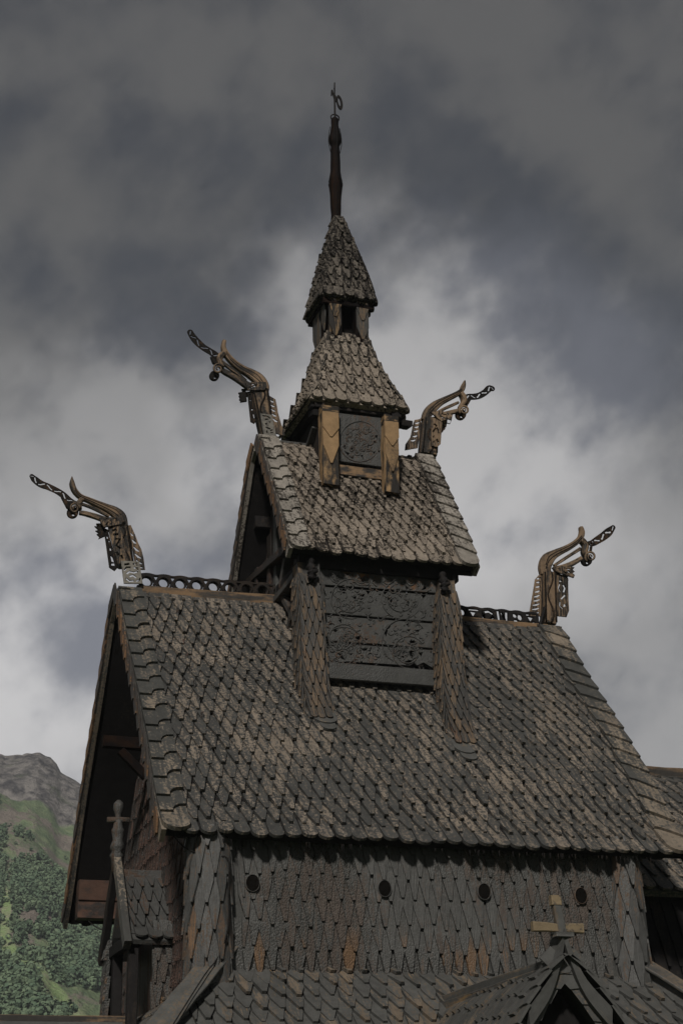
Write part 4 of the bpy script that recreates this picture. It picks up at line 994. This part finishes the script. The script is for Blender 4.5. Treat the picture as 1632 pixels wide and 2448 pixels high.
for r in rs:
    for a in azs:
        crest_h=800*math.tan(R_(interp(a,sa,se)))
        gx,gy=CP.x+r*math.sin(R_(a)),CP.y+r*math.cos(R_(a))
        rr_=r
        # ledges and gullies shift the profile
        n1=noise.fractal(Vector((gx*.012,gy*.012,3)),1.0,2.0,6);n2=noise.fractal(Vector((gx*.05,gy*.05,7)),1.0,2.0,5)
        h=interp(rr_+n1*22*(1 if r<740 else .15),pr_r,pr_h)*crest_h
        rock=min(1,max(0,(r-712)/20))
        damp=min(1,max(0.0,(r-220)/150))
        if r<800: h+=damp*(n1*3.2+n2*1.6*(1+2.2*rock))*(1 if r<745 else .35)
        else: h+=n1*.8+n2*.7
        h+=noise.fractal(Vector((gx*.13,gy*.13,5)),.9,2.0,4)*1.5*rock*(1 if r<790 else .4)
        V.append((gx,gy,CZ+h if r>200 else min(CZ+h,GROUND-.5)));msk.append(rock)
na=len(azs);F=[(i*na+j,i*na+j+1,(i+1)*na+j+1,(i+1)*na+j) for i in range(len(rs)-1) for j in range(na-1)]
me=bpy.data.meshes.new('mountain');me.from_pydata(V,[],F)
VA=np.array(V).reshape(len(rs),na,3)
def terr(r,a):
    i=np.searchsorted(rs,r)-1;j=np.searchsorted(azs,a)-1;i=max(0,min(len(rs)-2,i));j=max(0,min(na-2,j))
    fr=(r-rs[i])/(rs[i+1]-rs[i]);fa=(a-azs[j])/(azs[j+1]-azs[j])
    return float(VA[i,j,2]*(1-fr)*(1-fa)+VA[i+1,j,2]*fr*(1-fa)+VA[i,j+1,2]*(1-fr)*fa+VA[i+1,j+1,2]*fr*fa)
# meadow gully runs down the slope: centre line az(r)
def gully(r,a):
    c=interp(r,[400,420,440,460,480,500],[10.6,10.0,8.9,8.05,7.55,7.3]);w=interp(r,[400,420,440,460,480,500],[1.25,1.15,.95,.75,.5,.2])
    return max(0,1-abs(a-c)/w)
ca=me.color_attributes.new('land','FLOAT_COLOR','POINT');cc=[]
for i,r in enumerate(rs):
    for j,a in enumerate(azs):
        k=i*na+j;cc+= [msk[k],min(1,gully(r,a)*2) if r<545 else 0,0,1]
ca.data.foreach_set('color',np.array(cc,dtype=np.float32))
me.polygons.foreach_set('use_smooth',[True]*len(me.polygons))
mm,nt,b=newmat('mountain_side')
tc=N(nt,'ShaderNodeTexCoord').outputs['Object'];a=N(nt,'ShaderNodeAttribute',attribute_name='land');sp=N(nt,'ShaderNodeSeparateColor');nt.links.new(a.outputs['Color'],sp.inputs[0])
n1=NOI(nt,tc,.035,8,.65);n2=NOI(nt,tc,.16,6,.7);n3=NOI(nt,tc,.7,4,.7)
rockc=MIX(nt,SM(nt,n2,.35,.65),(.04,.038,.042),(.20,.185,.175));rockc=MIX(nt,SM(nt,n1,.55,.72),rockc,(.07,.085,.045))
geo=N(nt,'ShaderNodeNewGeometry');sx=N(nt,'ShaderNodeSeparateXYZ');nt.links.new(geo.outputs['Normal'],sx.inputs[0])
veg=MIX(nt,SM(nt,n2,.3,.7),(.08,.12,.065),(.165,.20,.11));veg=MIX(nt,SM(nt,MA(nt,'ADD',n1,MA(nt,'MULTIPLY',n3,.3)),.61,.70),veg,(.17,.145,.125))
rk=SM(nt,MA(nt,'ADD',sp.outputs[0],MA(nt,'MULTIPLY',MA(nt,'SUBTRACT',n1,.5),.9)),.3,.6)
col=MIX(nt,rk,veg,rockc)
gr=MIX(nt,SM(nt,n2,.4,.68),(.20,.28,.12),(.25,.25,.17))
col=MIX(nt,SM(nt,MA(nt,'ADD',sp.outputs[1],MA(nt,'MULTIPLY',MA(nt,'SUBTRACT',n1,.5),1.2)),.25,.6),col,gr)
nt.links.new(col,b.inputs['Base Color']);b.inputs['Roughness'].default_value=.95;b.inputs['Specular IOR Level'].default_value=.15
bp=N(nt,'ShaderNodeBump',i_Strength=.9,i_Distance=4.0);nt.links.new(MA(nt,'ADD',n2,MA(nt,'MULTIPLY',n3,.3)),bp.inputs['Height']);nt.links.new(bp.outputs[0],b.inputs['Normal'])
tag(link('mountain',me,None,mm),kind='structure')
# birch wood on the slope
def tree_template(seed):
    r=np.random.default_rng(seed);vs=[];fs=[];cl=[]
    nb=9
    cen=np.column_stack([r.normal(0,.75,nb),r.normal(0,.75,nb),r.uniform(1.2,4.4,nb)])
    for c in cen:
        rad=r.uniform(.7,1.25);sh=r.random()
        for k in range(13):
            d=r.normal(size=3);d/=np.linalg.norm(d);p=c+d*rad*r.uniform(.6,1.05)
            t=np.cross(d,r.normal(size=3));t/=np.linalg.norm(t);q=np.cross(d,t);s=r.uniform(.35,.65)
            n=len(vs);vs+=[p+t*s,p+q*s,p-t*s,p-q*s*.9];fs.append((n,n+1,n+2,n+3));cl+=[sh]*4
    return np.array(vs),np.array(fs),np.array(cl)
tmpl=[tree_template(i) for i in range(5)]
def forest(name,n,seed):
    r=np.random.default_rng(seed);VV=[];FF=[];CC=[];base=0;cnt=0;tries=0
    while cnt<n and tries<n*12:
        tries+=1
        a=r.uniform(4.2,13.5);rd=math.sqrt(r.uniform(385**2,720**2))
        if gully(rd,a)>.12: 
            if r.random()<.985: continue
        x,y=CP.x+rd*math.sin(R_(a)),CP.y+rd*math.cos(R_(a))
        dns=noise.fractal(Vector((x*.02,y*.02,11)),1.0,2.0,4)*.9+.22+(.2 if rd<520 else -.0)-(.55 if rd>660 else 0)
        if r.random()>dns*1.25: continue
        z=terr(rd,a);t=tmpl[r.integers(5)];s=r.uniform(.32,1.0)*(1.1 if rd<520 else .9);th=r.uniform(0,6.28);c_,s_=math.cos(th)*s,math.sin(th)*s
        v=t[0];VV.append(np.column_stack([v[:,0]*c_-v[:,1]*s_+x,v[:,0]*s_+v[:,1]*c_+y,v[:,2]*s*.95+z-.8*s]));FF.append(t[1]+base);base+=len(v)
        tr=r.random();CC.append(np.column_stack([np.full(len(v),tr),t[2],np.zeros(len(v)),np.ones(len(v))]));cnt+=1
    VV=np.concatenate(VV);FF=np.concatenate(FF);CC=np.concatenate(CC)
    me=bpy.data.meshes.new(name);me.vertices.add(len(VV));me.vertices.foreach_set('co',VV.ravel());me.loops.add(len(FF)*4);me.polygons.add(len(FF))
    me.loops.foreach_set('vertex_index',FF.ravel());me.polygons.foreach_set('loop_start',np.arange(0,len(FF)*4,4));me.polygons.foreach_set('loop_total',np.full(len(FF),4));me.update();me.validate()
    ca=me.color_attributes.new('leaf','FLOAT_COLOR','POINT');ca.data.foreach_set('color',CC.astype(np.float32).ravel())
    return me
ml,nt,b=newmat('birch_leaves');a=N(nt,'ShaderNodeAttribute',attribute_name='leaf');sp=N(nt,'ShaderNodeSeparateColor');nt.links.new(a.outputs['Color'],sp.inputs[0])
col=MIX(nt,sp.outputs[0],(.066,.104,.066),(.130,.175,.105));col=MIX(nt,MA(nt,'MULTIPLY',sp.outputs[1],.5),col,(.05,.08,.045))
nt.links.new(col,b.inputs['Base Color']);b.inputs['Roughness'].default_value=.8;b.inputs['Specular IOR Level'].default_value=.2
fo=link('forest',forest('forest',13000,3),None,ml)
tag(fo,'green birch wood covering the mountainside behind the church','wood',kind='stuff')
# ================================================================== AIR
def haze_box():
    x0,x1,z0,z1=-1760,1760,GROUND-1,420
    v=[(x,y,z) for z in (z0,z1) for x,y in ((x0,x0),(x1,x0),(x1,x1),(x0,x1))]
    me=bpy.data.meshes.new('haze');me.from_pydata(v,[],[(3,2,1,0),(4,5,6,7),(0,1,5,4),(1,2,6,5),(2,3,7,6),(3,0,4,7)])
    m=bpy.data.materials.new('haze');m.use_nodes=True;nt=m.node_tree;nt.nodes.clear()
    o=N(nt,'ShaderNodeOutputMaterial');p=N(nt,'ShaderNodeVolumePrincipled');p.inputs['Color'].default_value=(.80,.86,.92,1);p.inputs['Density'].default_value=.00028;p.inputs['Anisotropy'].default_value=.2
    nt.links.new(p.outputs[0],o.inputs['Volume'])
    tag(link('haze',me,None,m),kind='stuff')
haze_box()
# ================================================================== LIGHT
SUN_AZ,SUN_EL=206.0,36.0    # degrees, azimuth from +Y towards +X
sl=bpy.data.lights.new('sun','SUN');sl.energy=3.7;sl.angle=R_(5.0);sl.color=(1,.95,.88)
so=bpy.data.objects.new('sun',sl);COL.objects.link(so)
sd=Vector((math.sin(R_(SUN_AZ))*math.cos(R_(SUN_EL)),math.cos(R_(SUN_AZ))*math.cos(R_(SUN_EL)),math.sin(R_(SUN_EL))))
so.rotation_euler=sd.to_track_quat('Z','Y').to_euler()
w=bpy.data.worlds.new('World');S.world=w;w.use_nodes=True;nt=w.node_tree;nt.nodes.clear()
out=N(nt,'ShaderNodeOutputWorld');bg=N(nt,'ShaderNodeBackground');nt.links.new(bg.outputs[0],out.inputs[0]);bg.inputs[1].default_value=.1
sky=N(nt,'ShaderNodeTexSky');sky.sky_type='NISHITA';sky.sun_disc=False;sky.sun_elevation=R_(SUN_EL);sky.sun_rotation=R_(SUN_AZ)
tc=N(nt,'ShaderNodeTexCoord').outputs['Generated'];sx=N(nt,'ShaderNodeSeparateXYZ');nt.links.new(tc,sx.inputs[0])
def dotv(vec,k=1.0,src=None):
    v=N(nt,'ShaderNodeVectorMath',operation='DOT_PRODUCT');nt.links.new(src or tc,v.inputs[0]);v.inputs[1].default_value=vec*k
    return v.outputs['Value']
# drift of the cloud: stretched along one world direction
da=(cR+cU).normalized();db=(cU-cR).normalized()
cb=N(nt,'ShaderNodeCombineXYZ')
for i_,(v_,k_) in enumerate(((da,.88),(db,1.0),(cF,1.0))): nt.links.new(dotv(v_,k_),cb.inputs[i_])
def cn(sc,det,ro,dist,col=False):
    n=N(nt,'ShaderNodeTexNoise');n.inputs['Scale'].default_value=sc;n.inputs['Detail'].default_value=det;n.inputs['Roughness'].default_value=ro;n.inputs['Distortion'].default_value=dist
    nt.links.new(cb.outputs[0],n.inputs['Vector']);return n.outputs['Color' if col else 'Fac']
wv=N(nt,'ShaderNodeVectorMath',operation='MULTIPLY_ADD');nt.links.new(cn(9,4,.6,0,True),wv.inputs[0]);wv.inputs[1].default_value=(.16,.16,.16);wv.inputs[2].default_value=(-.08,-.08,-.08)
wt=N(nt,'ShaderNodeVectorMath',operation='ADD');nt.links.new(wv.outputs[0],wt.inputs[0]);nt.links.new(tc,wt.inputs[1])
wn=N(nt,'ShaderNodeVectorMath',operation='NORMALIZE');nt.links.new(wt.outputs[0],wn.inputs[0])
def blob(px,py,k0,k1,warp=True):
    d=(cF+cR*((px-W/2)/CF)-cU*((py-H/2)/CF)).normalized()
    v=N(nt,'ShaderNodeVectorMath',operation='DOT_PRODUCT');nt.links.new(wn.outputs[0] if warp else tc,v.inputs[0]);v.inputs[1].default_value=d
    return SM(nt,v.outputs['Value'],math.cos(R_(k0)),math.cos(R_(k1)))
c1=cn(9.0,8,.52,.0);c2=cn(25.0,8,.52,0);c3=cn(3.5,3,.5,0)
cl=MA(nt,'ADD',MA(nt,'MULTIPLY',c1,.50),MA(nt,'MULTIPLY',c2,.32));cl=MA(nt,'ADD',cl,MA(nt,'MULTIPLY',c3,.18))
for px,py,k_,w_ in ((310,760,2.8,-.08),(520,560,4,-.045),(1270,640,2.6,-.05),(1310,930,2.6,-.06),(1600,120,4.5,-.09),(200,1520,2.8,-.05),(1010,420,3,-.03),(300,1130,3.6,.06),(1430,260,4,.08),(760,90,3,.05),(60,500,4,.05),(560,260,4,.03),(1050,1120,6,.06),(60,1680,6,.05),(1450,1500,8,.05),(260,900,4,.03)):
    cl=MA(nt,'ADD',cl,MA(nt,'MULTIPLY',blob(px,py,k_,.3),w_))
cl=SM(nt,cl,.395,.605)
# bright breaks in the overcast, and the thinner band low over the mountain
lowb=MA(nt,'SUBTRACT',1.0,SM(nt,sx.outputs[2],.22,.56))
br=MA(nt,'ADD',MA(nt,'MULTIPLY',blob(1020,1080,10,0),1.15),MA(nt,'MULTIPLY',blob(80,1640,8,0),1.25))
face=SM(nt,dotv(Vector((cF.x,cF.y,0)).normalized()),-.1,.85)
br=MA(nt,'ADD',br,MA(nt,'MULTIPLY',MA(nt,'MULTIPLY',lowb,face),1.1));br=MA(nt,'ADD',br,MA(nt,'MULTIPLY',blob(280,1150,6,0),.5))
amp=MA(nt,'MULTIPLY_ADD',br,1.28,.40)
dark=(.56,.57,.66);lite=(1.9,1.87,1.88)
cc_=MIX(nt,cl,dark,lite)
vm=N(nt,'ShaderNodeVectorMath',operation='SCALE');nt.links.new(cc_,vm.inputs[0]);nt.links.new(amp,vm.inputs[3])
fin_=MIX(nt,MA(nt,'MULTIPLY_ADD',cl,.05,.94),sky.outputs[0],vm.outputs[0])
nt.links.new(fin_,bg.inputs[0])
S.view_settings.view_transform='Standard';S.view_settings.look='None';S.view_settings.exposure=.22;S.view_settings.gamma=1
S.cycles.max_bounces=6
